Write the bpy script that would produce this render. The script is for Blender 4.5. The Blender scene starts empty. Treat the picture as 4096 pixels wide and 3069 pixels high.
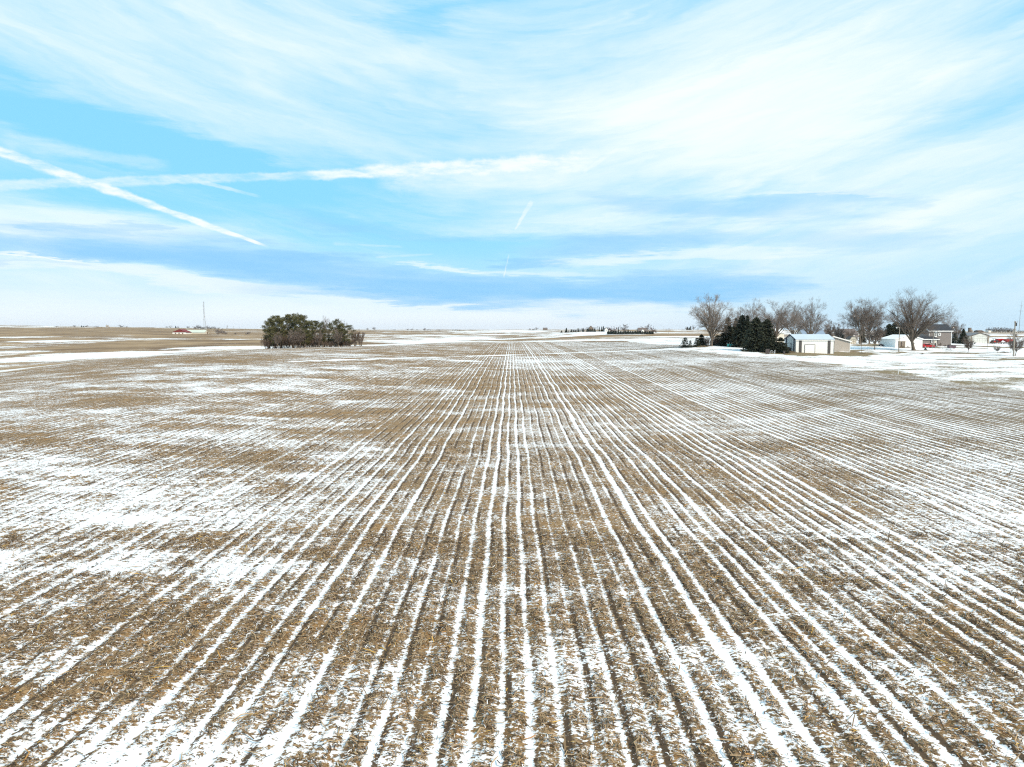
import bpy, bmesh, math, random
import numpy as np
from mathutils import Vector, Matrix

# ------------------------------------------------------------------ camera, world, sun, exposure
SC = bpy.context.scene
COL = SC.collection
R = math.radians
FPX, CX, CY = 2839.0, 2048.0, 1534.5           # photograph's focal length and centre in its own pixels
HORIZON = 1330.0
CAMZ = 10.0
PITCH = math.atan((CY - HORIZON) / FPX)
cam_d = bpy.data.cameras.new('camera')
cam_d.sensor_width = 36.0
cam_d.lens = 36.0 * FPX / 4096.0
cam_d.clip_start = 0.5
cam_d.clip_end = 40000
cam = bpy.data.objects.new('camera', cam_d)
COL.objects.link(cam)
cam.location = (0, 0, CAMZ)
cam.rotation_euler = (math.pi / 2 - PITCH, 0, 0)
SC.camera = cam

SUN_EL, SUN_AZ = R(38), R(138)                  # azimuth clockwise from +Y
SUN_STRENGTH = 3.9
SKY_STRENGTH = 1.0
EXPOSURE = 0.10
HAZE = 0.00003

SC.cycles.use_denoising = False
SC.cycles.pixel_filter_type = 'BLACKMAN_HARRIS'
SC.cycles.filter_width = 1.2
SC.cycles.max_bounces = 5
SC.cycles.volume_bounces = 0
vs = SC.view_settings
SC.display_settings.display_device = 'sRGB'
vs.view_transform = 'Standard'
vs.look = 'None'
vs.exposure = EXPOSURE
vs.gamma = 1.0
vs.use_curve_mapping = False

def pdir(px, py):
    """World direction that a photograph pixel looks along."""
    a, b = (px - CX) / FPX, (CY - py) / FPX
    c, s = math.cos(PITCH), math.sin(PITCH)
    return np.array([a, c + b * s, -s + b * c])

# ---- small node language
class S:
    def __init__(self, nt, sock): self.nt, self.s = nt, sock
    def _m(self, op, *o, clamp=False):
        n = self.nt.nodes.new('ShaderNodeMath'); n.operation = op; n.use_clamp = clamp
        for k, v in enumerate((self,) + o): put(self.nt, n.inputs[k], v)
        return S(self.nt, n.outputs[0])
    def __add__(self, o): return self._m('ADD', o)
    __radd__ = __add__
    def __mul__(self, o): return self._m('MULTIPLY', o)
    __rmul__ = __mul__
    def __sub__(self, o): return self._m('SUBTRACT', o)
    def __rsub__(self, o): return (self * -1.0) + o
    def __truediv__(self, o): return self._m('DIVIDE', o)
    def __neg__(self): return self * -1.0
    def f(self, op, *o): return self._m(op, *o)
    def clamp(self): return self._m('ADD', 0.0, clamp=True)
    def smooth(self, a, b, c=0.0, d=1.0):
        n = self.nt.nodes.new('ShaderNodeMapRange'); n.interpolation_type = 'SMOOTHSTEP'
        put(self.nt, n.inputs['Value'], self)
        for k, v in (('From Min', a), ('From Max', b), ('To Min', c), ('To Max', d)): put(self.nt, n.inputs[k], v)
        return S(self.nt, n.outputs[0])
def put(nt, inp, v):
    if isinstance(v, S): nt.links.new(v.s, inp)
    elif isinstance(v, (tuple, list)) and len(v) == 3 and len(inp.default_value) == 4: inp.default_value = (*v, 1)
    else: inp.default_value = v
def vec(nt, x, y, z=0.0):
    n = nt.nodes.new('ShaderNodeCombineXYZ')
    for k, v in enumerate((x, y, z)): put(nt, n.inputs[k], v)
    return S(nt, n.outputs[0])
def sep(nt, v):
    n = nt.nodes.new('ShaderNodeSeparateXYZ'); put(nt, n.inputs[0], v)
    return [S(nt, o) for o in n.outputs]
def noise(nt, v, scale=1.0, detail=2.0, rough=0.5, dist=0.0):
    n = nt.nodes.new('ShaderNodeTexNoise')
    put(nt, n.inputs['Vector'], v)
    n.inputs['Scale'].default_value = scale; n.inputs['Detail'].default_value = detail
    n.inputs['Roughness'].default_value = rough; n.inputs['Distortion'].default_value = dist
    return S(nt, n.outputs[0])
def mix(nt, f, a, b):
    n = nt.nodes.new('ShaderNodeMix'); n.data_type = 'RGBA'
    put(nt, n.inputs['Factor'], f); put(nt, n.inputs[6], a); put(nt, n.inputs[7], b)
    return S(nt, n.outputs[2])
def attr(nt, name):
    n = nt.nodes.new('ShaderNodeAttribute'); n.attribute_name = name
    return S(nt, n.outputs['Fac'])
def lin(*c): return tuple(((v / 255) / 12.92 if v / 255 < 0.04045 else ((v / 255 + 0.055) / 1.055) ** 2.4) for v in c)

# ---- sky: Nishita blue under a thin high veil, a low grey-blue cloud bank and contrails
W = bpy.data.worlds.new('World'); SC.world = W; W.use_nodes = True
nt = W.node_tree
for n in list(nt.nodes): nt.nodes.remove(n)
wo = nt.nodes.new('ShaderNodeOutputWorld'); bg = nt.nodes.new('ShaderNodeBackground')
nt.links.new(bg.outputs[0], wo.inputs[0]); bg.inputs[1].default_value = SKY_STRENGTH
tc = nt.nodes.new('ShaderNodeTexCoord')
D = S(nt, tc.outputs['Generated'])
dx, dy, dz = sep(nt, D)
az = dx.f('ARCTAN2', dy)
el = dz.f('ARCSINE')
ns = nt.nodes.new('ShaderNodeTexSky'); ns.sky_type = 'NISHITA'; ns.sun_disc = False
ns.sun_elevation = SUN_EL; ns.sun_rotation = SUN_AZ
nm = nt.nodes.new('ShaderNodeMix'); nm.data_type = 'RGBA'; nm.blend_type = 'MULTIPLY'
nm.inputs[0].default_value = 1.0; nt.links.new(ns.outputs[0], nm.inputs[6]); nm.inputs[7].default_value = (0.13, 0.16, 0.13, 1)
nish = S(nt, nm.outputs[2])
wx = noise(nt, vec(nt, dx, dy, dz * 7.0), 4.0, 6, 0.66) - 0.5
wy = noise(nt, vec(nt, dx * 0.8, dy * 0.8, dz * 8.0 + 7.0), 6.0, 6, 0.66) - 0.5
azw = az + wx * 0.42
elw = el + wy * 0.055
def azel(px, py):
    d = pdir(px, py); d = d / np.linalg.norm(d)
    return math.atan2(d[0], d[1]), math.asin(d[2])
def blob(x, y, rx, ry, ang=0.0, hard=False):
    """Soft patch of sky around a direction; radii and slope as seen there."""
    a0, e0 = azel(x, y)
    c, s = math.cos(R(ang)), math.sin(R(ang))
    a1, e1 = azel(x + rx * c, y + rx * s); a2, e2 = azel(x - ry * s, y + ry * c)
    ux, uy, vx, vy = a1 - a0, e1 - e0, a2 - a0, e2 - e0
    det = ux * vy - uy * vx
    p, q = azw - a0, elw - e0
    u = p * (vy / det) + q * (-vx / det)
    v = p * (-uy / det) + q * (ux / det)
    d2 = u * u + v * v
    return d2.smooth(2.0, 0.1) if hard else (d2 * -1.0).f('EXPONENT')
ragw = noise(nt, vec(nt, dx * 30.0, dy * 30.0, dz * 30.0), 1.0, 4, 0.65).smooth(0.2, 0.8, 0.55, 1.35)
def trail(p1, p2, wpx, soft=0.6):
    """Straight trail along a great circle between two directions; wpx = half width at its ends."""
    a, b = pdir(*p1), pdir(*p2); a /= np.linalg.norm(a); b /= np.linalg.norm(b)
    n = np.cross(a, b); n /= np.linalg.norm(n)
    t = np.cross(n, a); L = math.acos(float(a @ b))
    dist = dx * float(n[0]) + dy * float(n[1]) + dz * float(n[2]) + wx * 0.006
    ta = dx * float(a[0]) + dy * float(a[1]) + dz * float(a[2])
    tb = dx * float(t[0]) + dy * float(t[1]) + dz * float(t[2])
    al = tb.f('ARCTAN2', ta) * (1 / L)
    w = (al * ((wpx[1] - wpx[0]) / FPX) + wpx[0] / FPX) * ragw
    prof = ((dist / w).f('ABSOLUTE')).smooth(1.0, 1.0 - soft)
    return prof * al.smooth(-0.02, 0.06) * al.smooth(1.0, 0.9)

# streaks of the veil: fine across, long along, falling to the right on the left and rising on the right
arc = (az * az + 0.02).f('SQRT')
tt = el - arc * 0.30
st1 = noise(nt, vec(nt, dx * 2.2, dy * 2.2, tt * 17.0 + wx * 0.9), 1.0, 6, 0.62, 0.5)
st2 = noise(nt, vec(nt, dx * 5.0 + 3.0, dy * 5.0, tt * 60.0), 1.0, 5, 0.65, 0.4)
big = noise(nt, vec(nt, dx * 1.6, dy * 1.6, tt * 5.0 + 4.0), 1.0, 3, 0.5)
cov = 0.36 + (st1 - 0.5) * 1.15 + (st2 - 0.5) * 0.35 + (big - 0.5) * 0.6
for x, y, rx, ry, an, k in ((3000, 480, 1150, 430, -14, 0.52), (3700, 900, 700, 220, -8, 0.15), (1500, 260, 1200, 330, 12, 0.14), (150, 130, 800, 220, 10, 0.12),
                            (330, 530, 720, 95, 17, -0.72), (900, 660, 480, 60, 17, -0.35), (1250, 810, 1000, 150, 5, -0.42), (1700, 1010, 500, 70, 5, -0.35), (2100, 640, 900, 60, -8, -0.12), (1900, 480, 500, 90, 8, -0.12), (350, 800, 420, 60, 5, -0.2),
                            (2300, 900, 400, 60, 4, 0.1), (2900, 780, 500, 100, 2, -0.35), (1750, 60, 300, 60, -18, -0.3), (3500, 560, 900, 60, -14, -0.18)):
    cov = cov + blob(x, y, rx, ry, an) * k
cov = cov.smooth(-0.1, 1.12)
hz = el.smooth(0.0, 0.16)
blue = mix(nt, 0.90, nish, mix(nt, hz, lin(190, 228, 252), lin(138, 216, 255)))
sky = mix(nt, cov * 0.97, blue, mix(nt, hz, lin(238, 248, 254), lin(246, 254, 255)))
# brighter puffs low on the left, pale air along the horizon
sky = mix(nt, (blob(150, 900, 450, 60, 4) * 0.8 + blob(600, 950, 420, 40, 8) * 0.45).clamp(), sky, lin(240, 252, 255))
low = (elw + (st1 - 0.5) * 0.05).smooth(0.085, 0.005) 
lr = az.smooth(0.05, 0.5)
sky = mix(nt, low * 0.85, sky, mix(nt, lr, lin(242, 250, 254), lin(198, 230, 249)))
# grey-blue bank low on the left and centre
lav = lin(146, 206, 249)
lavm = noise(nt, vec(nt, dx * 3.0, dy * 3.0, dz * 22.0 + az * 1.2), 1.6, 5, 0.62).smooth(0.25, 0.66, 0.5, 1.0)
for x, y, rx, ry, an, k in ((120, 985, 620, 44, 6, 0.95), (900, 1040, 640, 62, 8, 1.0), (1500, 1115, 640, 56, 9, 1.0), (2200, 1165, 800, 50, 1, 1.0), (2750, 1150, 420, 36, -3, 0.7),
                            (2480, 965, 400, 52, -4, 0.8), (2130, 1050, 130, 20, 0, 0.75), (340, 900, 110, 22, 5, 0.6), (2700, 1110, 300, 26, -4, 0.5),
                            (1250, 1172, 360, 18, 4, 0.8), (2900, 830, 520, 52, 2, 0.55), (3400, 800, 260, 24, 3, 0.4), (150, 1062, 150, 10, 6, 0.7), (1380, 920, 200, 22, 3, 0.35),
                            (3300, 960, 420, 40, 0, 0.35), (1550, 920, 420, 26, 6, 0.3), (1850, 1215, 240, 12, 3, 0.5), (2750, 1180, 330, 12, 2, 0.4)):
    sky = mix(nt, (blob(x, y, rx, ry, an, True) * lavm * k).clamp(), sky, lav)
sky = mix(nt, (blob(650, 1118, 620, 26, 5, True) * 0.5).clamp(), sky, lin(248, 252, 255))
for x, y, rx, ry, an, k in ((120, 1030, 160, 9, 8, 0.8), (2650, 1030, 420, 22, -3, 0.5), (1830, 1082, 140, 7, 3, 0.4), (2050, 1090, 300, 12, 2, 0.35), (3250, 775, 300, 14, 4, 0.35)):
    sky = mix(nt, blob(x, y, rx, ry, an, True) * k, sky, lin(246, 253, 255))
# a faint line of far haze right on the horizon
sky = mix(nt, el.smooth(0.03, 0.0) * 0.55, sky, mix(nt, lr, lin(226, 236, 250), lin(206, 230, 249)))
rag = noise(nt, vec(nt, dx * 25.0, dy * 25.0, dz * 90.0), 1.0, 4, 0.65)
for p1, p2, w, k in (((-300, 500), (430, 757), (18, 22), 0.9), ((380, 738), (1080, 988), (22, 7), 0.9), ((-260, 750), (1250, 700), (20, 20), 0.5), ((1200, 703), (2420, 640), (26, 50), 0.8),
                     ((1500, 712), (2300, 690), (70, 60), 0.35), ((0, 560), (700, 668), (40, 22), 0.22), ((700, 700), (1050, 790), (12, 8), 0.4), ((2060, 920), (2130, 800), (7, 12), 0.45),
                     ((2016, 1110), (2036, 1015), (5, 4), 0.35), ((2330, 690), (2480, 590), (10, 8), 0.3), ((1330, 975), (1620, 988), (7, 5), 0.25), ((1500, 1030), (1740, 1018), (6, 5), 0.2)):
    sky = mix(nt, (trail(p1, p2, w) * (rag.smooth(0.28, 0.66, 0.22, 1.0)) * k).clamp(), sky, lin(252, 255, 255))
put(nt, bg.inputs[0], sky)

sun_d = bpy.data.lights.new('sun', 'SUN'); sun_d.energy = SUN_STRENGTH; sun_d.angle = R(8); sun_d.color = (1.0, 0.84, 0.66)
sun = bpy.data.objects.new('sun', sun_d); COL.objects.link(sun)
sv = Vector((math.sin(SUN_AZ) * math.cos(SUN_EL), math.cos(SUN_AZ) * math.cos(SUN_EL), math.sin(SUN_EL)))
sun.rotation_euler = (-sv).to_track_quat('-Z', 'Y').to_euler()
sun.location = sv * 300

# ------------------------------------------------------------------ helpers
def tag(o, label=None, cat=None, group=None, kind=None):
    for k, v in (('label', label), ('category', cat), ('group', group), ('kind', kind)):
        if v: o[k] = v
    return o
def link(name, me, parent=None):
    o = bpy.data.objects.new(name, me); COL.objects.link(o)
    if parent: o.parent = parent
    return o
def empty(name, loc, label, cat, group=None, rz=0.0):
    o = link(name, None); o.location = loc; o.rotation_euler = (0, 0, rz); o.empty_display_size = 0.3
    return tag(o, label, cat, group)
def np_mesh(name, V, F, mat=None, smooth=False):
    """Mesh from arrays; F is (n,3) or (n,4)."""
    V = np.asarray(V, np.float32); F = np.asarray(F, np.int32)
    me = bpy.data.meshes.new(name); k = F.shape[1]
    me.vertices.add(len(V)); me.vertices.foreach_set('co', V.ravel())
    me.loops.add(F.size); me.loops.foreach_set('vertex_index', F.ravel())
    me.polygons.add(len(F)); me.polygons.foreach_set('loop_start', np.arange(0, F.size, k, dtype=np.int32))
    if smooth: me.polygons.foreach_set('use_smooth', np.ones(len(F), bool))
    me.update(calc_edges=True)
    if mat: me.materials.append(mat)
    return me
def fattr(me, name, a):
    at = me.attributes.new(name, 'FLOAT', 'POINT'); at.data.foreach_set('value', np.asarray(a, np.float32).ravel())
class MB:
    def __init__(self): self.v, self.f = [], []
    def add(self, vs_, fs_):
        b = len(self.v); self.v += [tuple(p) for p in vs_]; self.f += [tuple(b + i for i in q) for q in fs_]; return self
    def box(self, x0, x1, y0, y1, z0, z1):
        return self.add([(x0, y0, z0), (x1, y0, z0), (x1, y1, z0), (x0, y1, z0), (x0, y0, z1), (x1, y0, z1), (x1, y1, z1), (x0, y1, z1)],
                        [(3, 2, 1, 0), (4, 5, 6, 7), (0, 1, 5, 4), (1, 2, 6, 5), (2, 3, 7, 6), (3, 0, 4, 7)])
    def tube(self, pts, rad, n=6):
        pts = [Vector(p) for p in pts]; rad = rad if isinstance(rad, (list, tuple)) else [rad] * len(pts)
        vs_, fs_ = [], []
        for i, p in enumerate(pts):
            d = (pts[min(i + 1, len(pts) - 1)] - pts[max(i - 1, 0)]).normalized()
            a = d.orthogonal().normalized() if abs(d.z) > 0.9 else d.cross(Vector((0, 0, 1))).normalized()
            b = d.cross(a)
            for k in range(n):
                t = 2 * math.pi * k / n
                vs_.append(p + (a * math.cos(t) + b * math.sin(t)) * rad[i])
        for i in range(len(pts) - 1):
            for k in range(n):
                fs_.append((i * n + k, i * n + (k + 1) % n, (i + 1) * n + (k + 1) % n, (i + 1) * n + k))
        fs_.append(tuple(range(n - 1, -1, -1))); fs_.append(tuple((len(pts) - 1) * n + k for k in range(n)))
        return self.add(vs_, fs_)
    def prism(self, poly, axis, a, b):
        """Extrude a closed 2-D outline along axis 'x' or 'y' from a to b."""
        P = (lambda u, v, w: (w, u, v)) if axis == 'x' else (lambda u, v, w: (u, w, v))
        n = len(poly)
        vs_ = [P(u, v, a) for u, v in poly] + [P(u, v, b) for u, v in poly]
        fs_ = [tuple(range(n)), tuple(range(2 * n - 1, n - 1, -1))] + [(i, n + i, n + (i + 1) % n, (i + 1) % n) for i in range(n)]
        return self.add(vs_, fs_)
    def mesh(self, name, mat, smooth=False, bevel=0.0):
        me = bpy.data.meshes.new(name); me.from_pydata(self.v, [], self.f)
        bm = bmesh.new(); bm.from_mesh(me)
        bmesh.ops.recalc_face_normals(bm, faces=bm.faces)
        if bevel: bmesh.ops.bevel(bm, geom=list(bm.edges), offset=bevel, segments=1, affect='EDGES', clamp_overlap=True)
        bm.to_mesh(me); bm.free()
        if smooth: me.polygons.foreach_set('use_smooth', [True] * len(me.polygons))
        me.materials.append(mat); return me
    def obj(self, name, mat, parent=None, smooth=False, bevel=0.0): return link(name, self.mesh(name, mat, smooth, bevel), parent)

def material(name, build):
    m = bpy.data.materials.new(name); m.use_nodes = True; t = m.node_tree
    b = t.nodes['Principled BSDF']; g = t.nodes.new('ShaderNodeNewGeometry')
    build(t, b, S(t, g.outputs['Position'])); return m
def simple(name, col, rough=0.7, var=0.18, scale=0.8, metal=0.0, streak=1.0):
    def bld(t, b, P):
        x, y, z = sep(t, P)
        v = vec(t, x, y, z * streak)
        n1 = noise(t, v, scale, 4, 0.6); n2 = noise(t, v, scale * 9, 2, 0.5)
        k = ((n1 - 0.5) * 1.6 + (n2 - 0.5) * 0.8)
        dark = tuple(c * (1 - var) for c in col); lite = tuple(min(0.92, c * (1 + var)) for c in col)
        put(t, b.inputs['Base Color'], mix(t, (k + 0.5).clamp(), dark, lite))
        b.inputs['Roughness'].default_value = rough; b.inputs['Metallic'].default_value = metal
        b.inputs['Specular IOR Level'].default_value = 0.3
    return material(name, bld)

# ------------------------------------------------------------------ terrain
TP = []                                          # control points: (theta, ln r, z)
def tp(px, py, Y):
    d = pdir(px, py); p = d / d[1] * Y
    TP.append((math.atan2(p[0], p[1]), math.log(math.hypot(p[0], p[1])), CAMZ + p[2]))
def tz(px, Y, z):
    x = (px - CX) / FPX * Y
    TP.append((math.atan2(x, Y), math.log(math.hypot(x, Y)), z))
for px in (-600, 400, 1300, 2048, 2800, 3700, 4700):
    tz(px, 4, -0.15); tz(px, 14, 0.0); tz(px, 40, 0.32)
for px in (1300, 2048, 2800): tz(px, 100, 1.15)
for px, py, Y in (
    (2048, 1436, 200), (2048, 1409, 250), (2048, 1390, 310), (2048, 1373, 400), (2048, 1366.5, 720), (2048, 1354, 1000), (2048, 1339, 1500), (2048, 1322, 2600), (2048, 1319, 4200),
    (2400, 1384, 330), (2400, 1369, 440), (2400, 1352, 640),
    (0, 1490, 160), (-700, 1560, 150), (350, 1446, 200), (700, 1419, 240), (1050, 1397, 286), (1250, 1390, 288), (1450, 1385, 288), (1700, 1384, 300), (1750, 1372, 380),
    (0, 1482, 250), (0, 1425, 400), (0, 1362, 700), (0, 1334, 1000), (0, 1320, 1500), (0, 1306, 2500), (0, 1302, 4200),
    (500, 1430, 340), (500, 1400, 450), (500, 1360, 700), (500, 1334, 1000), (500, 1311, 2300), (500, 1310, 4200),
    (-700, 1330, 1200), (-700, 1305, 2500), (-700, 1302, 4200),
    (1000, 1402, 420), (1000, 1378, 560), (1000, 1345, 900), (1000, 1322, 1800), (1000, 1317, 4200),
    (1500, 1392, 420), (1500, 1372, 600), (1500, 1345, 1000), (1500, 1321, 2500), (1500, 1319, 4200),
    (1150, 1394, 340),
    (2700, 1400, 232), (2700, 1372, 420), (2700, 1346, 700), (2700, 1331, 1300), (2700, 1320.5, 2600), (2700, 1319, 4200),
    (2500, 1337, 950), (2300, 1329, 1150), (2500, 1320, 1700), (2430, 1350, 760),
    (2850, 1384.5, 243), (3040, 1408, 213), (3200, 1408.5, 215), (3200, 1386, 270), (3450, 1376, 285), (3450, 1415, 224), (3660, 1402, 245), (3760, 1385, 280), (3760, 1362, 380),
    (3900, 1372, 380), (3900, 1414, 224), (4060, 1426, 190), (3900, 1331, 1200), (3900, 1330, 3000), (3900, 1327, 4200), (3300, 1345, 800), (3300, 1326, 1800), (3300, 1322, 4200),
    (4096, 1590, 91), (3600, 1498, 131), (3150, 1440, 175), (4800, 1440, 190), (4800, 1375, 380), (4800, 1330, 3000), (4800, 1327, 4200)): tp(px, py, Y)
for px, z in ((-700, 46), (0, 44), (1000, 36), (2048, 38), (3300, 26), (4800, 24)): tz(px, 9500, z)
TP = np.array(TP)
AS = 2.2                                         # weight of the angle against ln r
def _phi(d2): return np.where(d2 > 0, 0.5 * d2 * np.log(np.maximum(d2, 1e-12)), 0.0)
_c = np.stack([TP[:, 0] * AS, TP[:, 1]], 1)
_n = len(_c)
_K = _phi(((_c[:, None] - _c[None]) ** 2).sum(-1)) + np.eye(_n) * 0.0008
_A = np.zeros((_n + 3, _n + 3)); _A[:_n, :_n] = _K; _A[:_n, _n] = 1; _A[:_n, _n + 1:] = _c; _A[_n:, :_n] = _A[:_n, _n:].T
_w = np.linalg.solve(_A, np.concatenate([TP[:, 2], [0, 0, 0]]))
# lattice noise
_rng = np.random.default_rng(11)
_perm = _rng.random((256, 256)).astype(np.float32)
def vnoise(x, y, seed=0):
    x = np.asarray(x, float) + seed * 17.31; y = np.asarray(y, float) + seed * 9.77
    xi, yi = np.floor(x).astype(int), np.floor(y).astype(int); fx, fy = x - xi, y - yi
    fx = fx * fx * fx * (fx * (fx * 6 - 15) + 10); fy = fy * fy * fy * (fy * (fy * 6 - 15) + 10)
    g = lambda a, b: _perm[a & 255, b & 255]
    return (g(xi, yi) * (1 - fx) + g(xi + 1, yi) * fx) * (1 - fy) + (g(xi, yi + 1) * (1 - fx) + g(xi + 1, yi + 1) * fx) * fy
def fbm(x, y, oct=4, seed=0, gain=0.5):
    s, a, t, c, sn = 0, 1.0, 0, 0.8, 0.6
    for k in range(oct):
        s = s + a * vnoise(x, y, seed + k); t += a; a *= gain
        x, y = (x * c - y * sn) * 2.03, (x * sn + y * c) * 2.03
    return s / t
def sstep(a, b, x):
    t = np.clip((np.asarray(x, float) - a) / (b - a), 0, 1); return t * t * (3 - 2 * t)
def terrain(x, y):
    x = np.asarray(x, float); y = np.asarray(y, float); sh = x.shape
    x, y = x.ravel(), y.ravel()
    th = np.arctan2(x, y); r = np.maximum(np.hypot(x, y), 3.0); lr_ = np.log(np.minimum(r, 9500))
    tc_ = np.clip(th, -0.82, 0.82)
    z = np.empty(len(x))
    for i in range(0, len(x), 40000):
        a, b = tc_[i:i + 40000] * AS, lr_[i:i + 40000]
        d2 = (a[:, None] - _c[None, :, 0]) ** 2 + (b[:, None] - _c[None, :, 1]) ** 2
        z[i:i + 40000] = _phi(d2) @ _w[:_n] + _w[_n] + a * _w[_n + 1] + b * _w[_n + 2]
    k = sstep(0.85, 1.5, np.abs(th))
    z = z * (1 - k) + k * np.minimum(r * 0.006, 25)
    z = z + (fbm(x / 9, y / 9, 3, 3) - 0.5) * 0.22 * sstep(10, 60, r)
    z = z + (fbm(x / 260, y / 260, 3, 5) - 0.5) * 3.0 * sstep(600, 2200, r)
    return z.reshape(sh)
def tzz(x, y): return float(terrain(np.array([x]), np.array([y]))[0])
_YS = np.geomspace(8, 6000, 1400)
def ground_at(px, py):
    """Where the line of sight through a photograph pixel meets the ground."""
    d = pdir(px, py); X = d[0] / d[1] * _YS; Z = CAMZ + d[2] / d[1] * _YS
    h = terrain(X, _YS); i = np.argmax(Z < h)
    if not (Z < h).any(): i = len(_YS) - 1
    return X[i], _YS[i], h[i]
def wx_at(px, Y, py=1345.0):
    d = pdir(px, py); return d[0] / d[1] * Y
def pz(py, Y, px=2048.0):
    d = pdir(px, py); return CAMZ + d[2] / d[1] * Y

# ------------------------------------------------------------------ ground sheet
ROW, ROW0 = 0.76, -0.35
EDGE_X = 69.0                                    # east edge of the crop field
def wobble(y): return 0.05 * np.sin(y * 0.21) + 0.03 * np.sin(y * 0.53 + 1.0)
def row_w(i):
    h = np.sin(i * 1.713 + 0.3) * 17.31; h = h - np.floor(h)
    m = np.mod(i, 16)
    return h, ((m == 0) | (m == 7) | (m == 9)).astype(float)
def seg_dist(x, y, pts):
    d = np.full(x.shape, 1e9)
    for (x0, y0), (x1, y1) in zip(pts[:-1], pts[1:]):
        ux, uy = x1 - x0, y1 - y0; t = np.clip(((x - x0) * ux + (y - y0) * uy) / (ux * ux + uy * uy), 0, 1)
        d = np.minimum(d, np.hypot(x - x0 - t * ux, y - y0 - t * uy))
    return d
# drifts and bare spots: (px, py, half width, half height in the photograph, amount) -> ellipses on the ground
SPOTS = []
def spot(px, py, rx, ry, k):
    x, y, _ = ground_at(px, py); y1 = ground_at(px, py - ry)[1]; y0 = ground_at(px, py + ry)[1]
    SPOTS.append((x, y, rx / FPX * y, max((y1 - y0) / 2, 1.0), k))
for s in ((650, 1025 * 1.852, 330, 45, .42), (120, 1000 * 1.852, 240, 90, .42), (780, 1050 * 1.852, 250, 40, .35), (560, 930 * 1.852, 330, 22, .35), (760, 880 * 1.852, 120, 12, .55), (180, 925 * 1.852, 300, 25, .42),
          (150, 1175 * 1.852, 300, 70, .35), (900, 1110 * 1.852, 200, 50, .2), (1150, 1150 * 1.852, 260, 60, .15), (1000, 835 * 1.852, 300, 14, .4), (1250, 905 * 1.852, 300, 20, .35), (1500, 870 * 1.852, 260, 18, .3),
          (1350, 1020 * 1.852, 240, 40, .25), (900, 960 * 1.852, 260, 18, .3), (420, 835 * 1.852, 260, 10, .35), (1100, 800 * 1.852, 220, 7, .45), (1500, 800 * 1.852, 260, 9, .3), (760, 795 * 1.852, 180, 8, .3),
          (250, 1560, 260, 40, -.45), (550, 1465, 330, 22, -.5), (900, 1430, 320, 10, -.35), (500, 1600, 320, 24, -.35), (700, 1710, 330, 26, -.4), (300, 1720, 260, 24, -.25), (150, 1500, 200, 22, -.3), (1100, 1960, 200, 40, -.2),
          (250, 2100, 260, 40, -.3), (550, 2330, 300, 60, -.2), (150, 2420, 200, 60, -.25), (1250, 1660, 200, 14, -.2), (1500, 1620, 240, 14, -.15), (1450, 1410, 260, 8, -.25),
          (3250, 1530, 420, 45, -.38), (3700, 1650, 460, 50, -.30), (3000, 1470, 250, 14, -.3), (2500, 1400, 150, 6, -.25), (3450, 1800, 500, 90, -.12), (3700, 2150, 500, 120, -.02), (2900, 1800, 300, 50, -.1),
          (3900, 2290, 200, 40, .3), (3850, 1960, 300, 40, .22), (3300, 1830, 260, 14, .3), (2900, 1560, 360, 18, .2), (3300, 2150, 350, 30, .2), (2750, 2000, 260, 40, .15), (3550, 2000, 250, 22, .2), (3850, 1850, 260, 18, .18),
          (3000, 2650, 260, 30, .12), (2050, 1960, 180, 26, .2), (2700, 2130, 120, 18, .2),
          (2250, 1790, 200, 14, .15), (2500, 1440, 350, 8, .15), (2050, 1445, 420, 6, .45), (1700, 1440, 300, 6, .3), (2850, 1440, 300, 14, .35), (2500, 1475, 300, 10, .25), (2150, 1500, 260, 8, .15)): spot(*s)
WATERWAY = [ground_at(px, py)[:2] for px, py in ((2780, 1392), (2700, 1397), (2500, 1404), (2250, 1414), (2050, 1420), (1800, 1427), (1500, 1437), (1200, 1447))]
TRACK = [ground_at(px, py)[:2] for px, py in ((3000, 1384), (2800, 1389), (2650, 1393), (2450, 1402))]
# ground beyond the crop field: strips of bare grass, gravel and drifted snow, as polylines (px, py) with half width in metres
STRIPS = []
def strip(pts, w, k, lawn): STRIPS.append(([ground_at(*p)[:2] for p in pts], w * 1.6, k * 1.15, lawn))
strip(((3190, 1416), (3330, 1417), (3420, 1415)), 6.5, -1.5, 1)            # dead grass in front of the shed
strip(((3330, 1404), (3440, 1404)), 3.0, -.8, 1)
strip(((3500, 1412), (3700, 1413), (4000, 1412)), 2.2, -.75, 1)
strip(((3750, 1414), (3900, 1416), (3960, 1417)), 2.5, -.8, 1)
strip(((3560, 1420), (3640, 1421)), 1.5, -.5, 1)
strip(((3850, 1430), (4000, 1433), (4150, 1431)), 2.0, -.7, 1)
strip(((3800, 1438), (4000, 1440), (4200, 1437)), 2.4, -.8, 1)
strip(((3650, 1428), (3850, 1428)), 0.8, -.6, 1)
strip(((3650, 1391), (3740, 1391)), 2.0, -.7, 1)
strip(((3780, 1382), (3900, 1386), (4000, 1389), (4200, 1390)), 5.0, -.9, 1)   # gravel lane
strip(((3800, 1391), (3900, 1393)), 3.0, -.7, 1)
strip(((3420, 1382), (3520, 1380)), 4.0, -.5, 1)
strip(((3580, 1402), (3700, 1404)), 1.5, -.5, 1)
strip(((3420, 1418), (3500, 1420)), 1.0, -.4, 1)
strip(((3060, 1412), (3140, 1416)), 1.0, -.4, 1)
def hidden_flats(x, y): return 0
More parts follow.
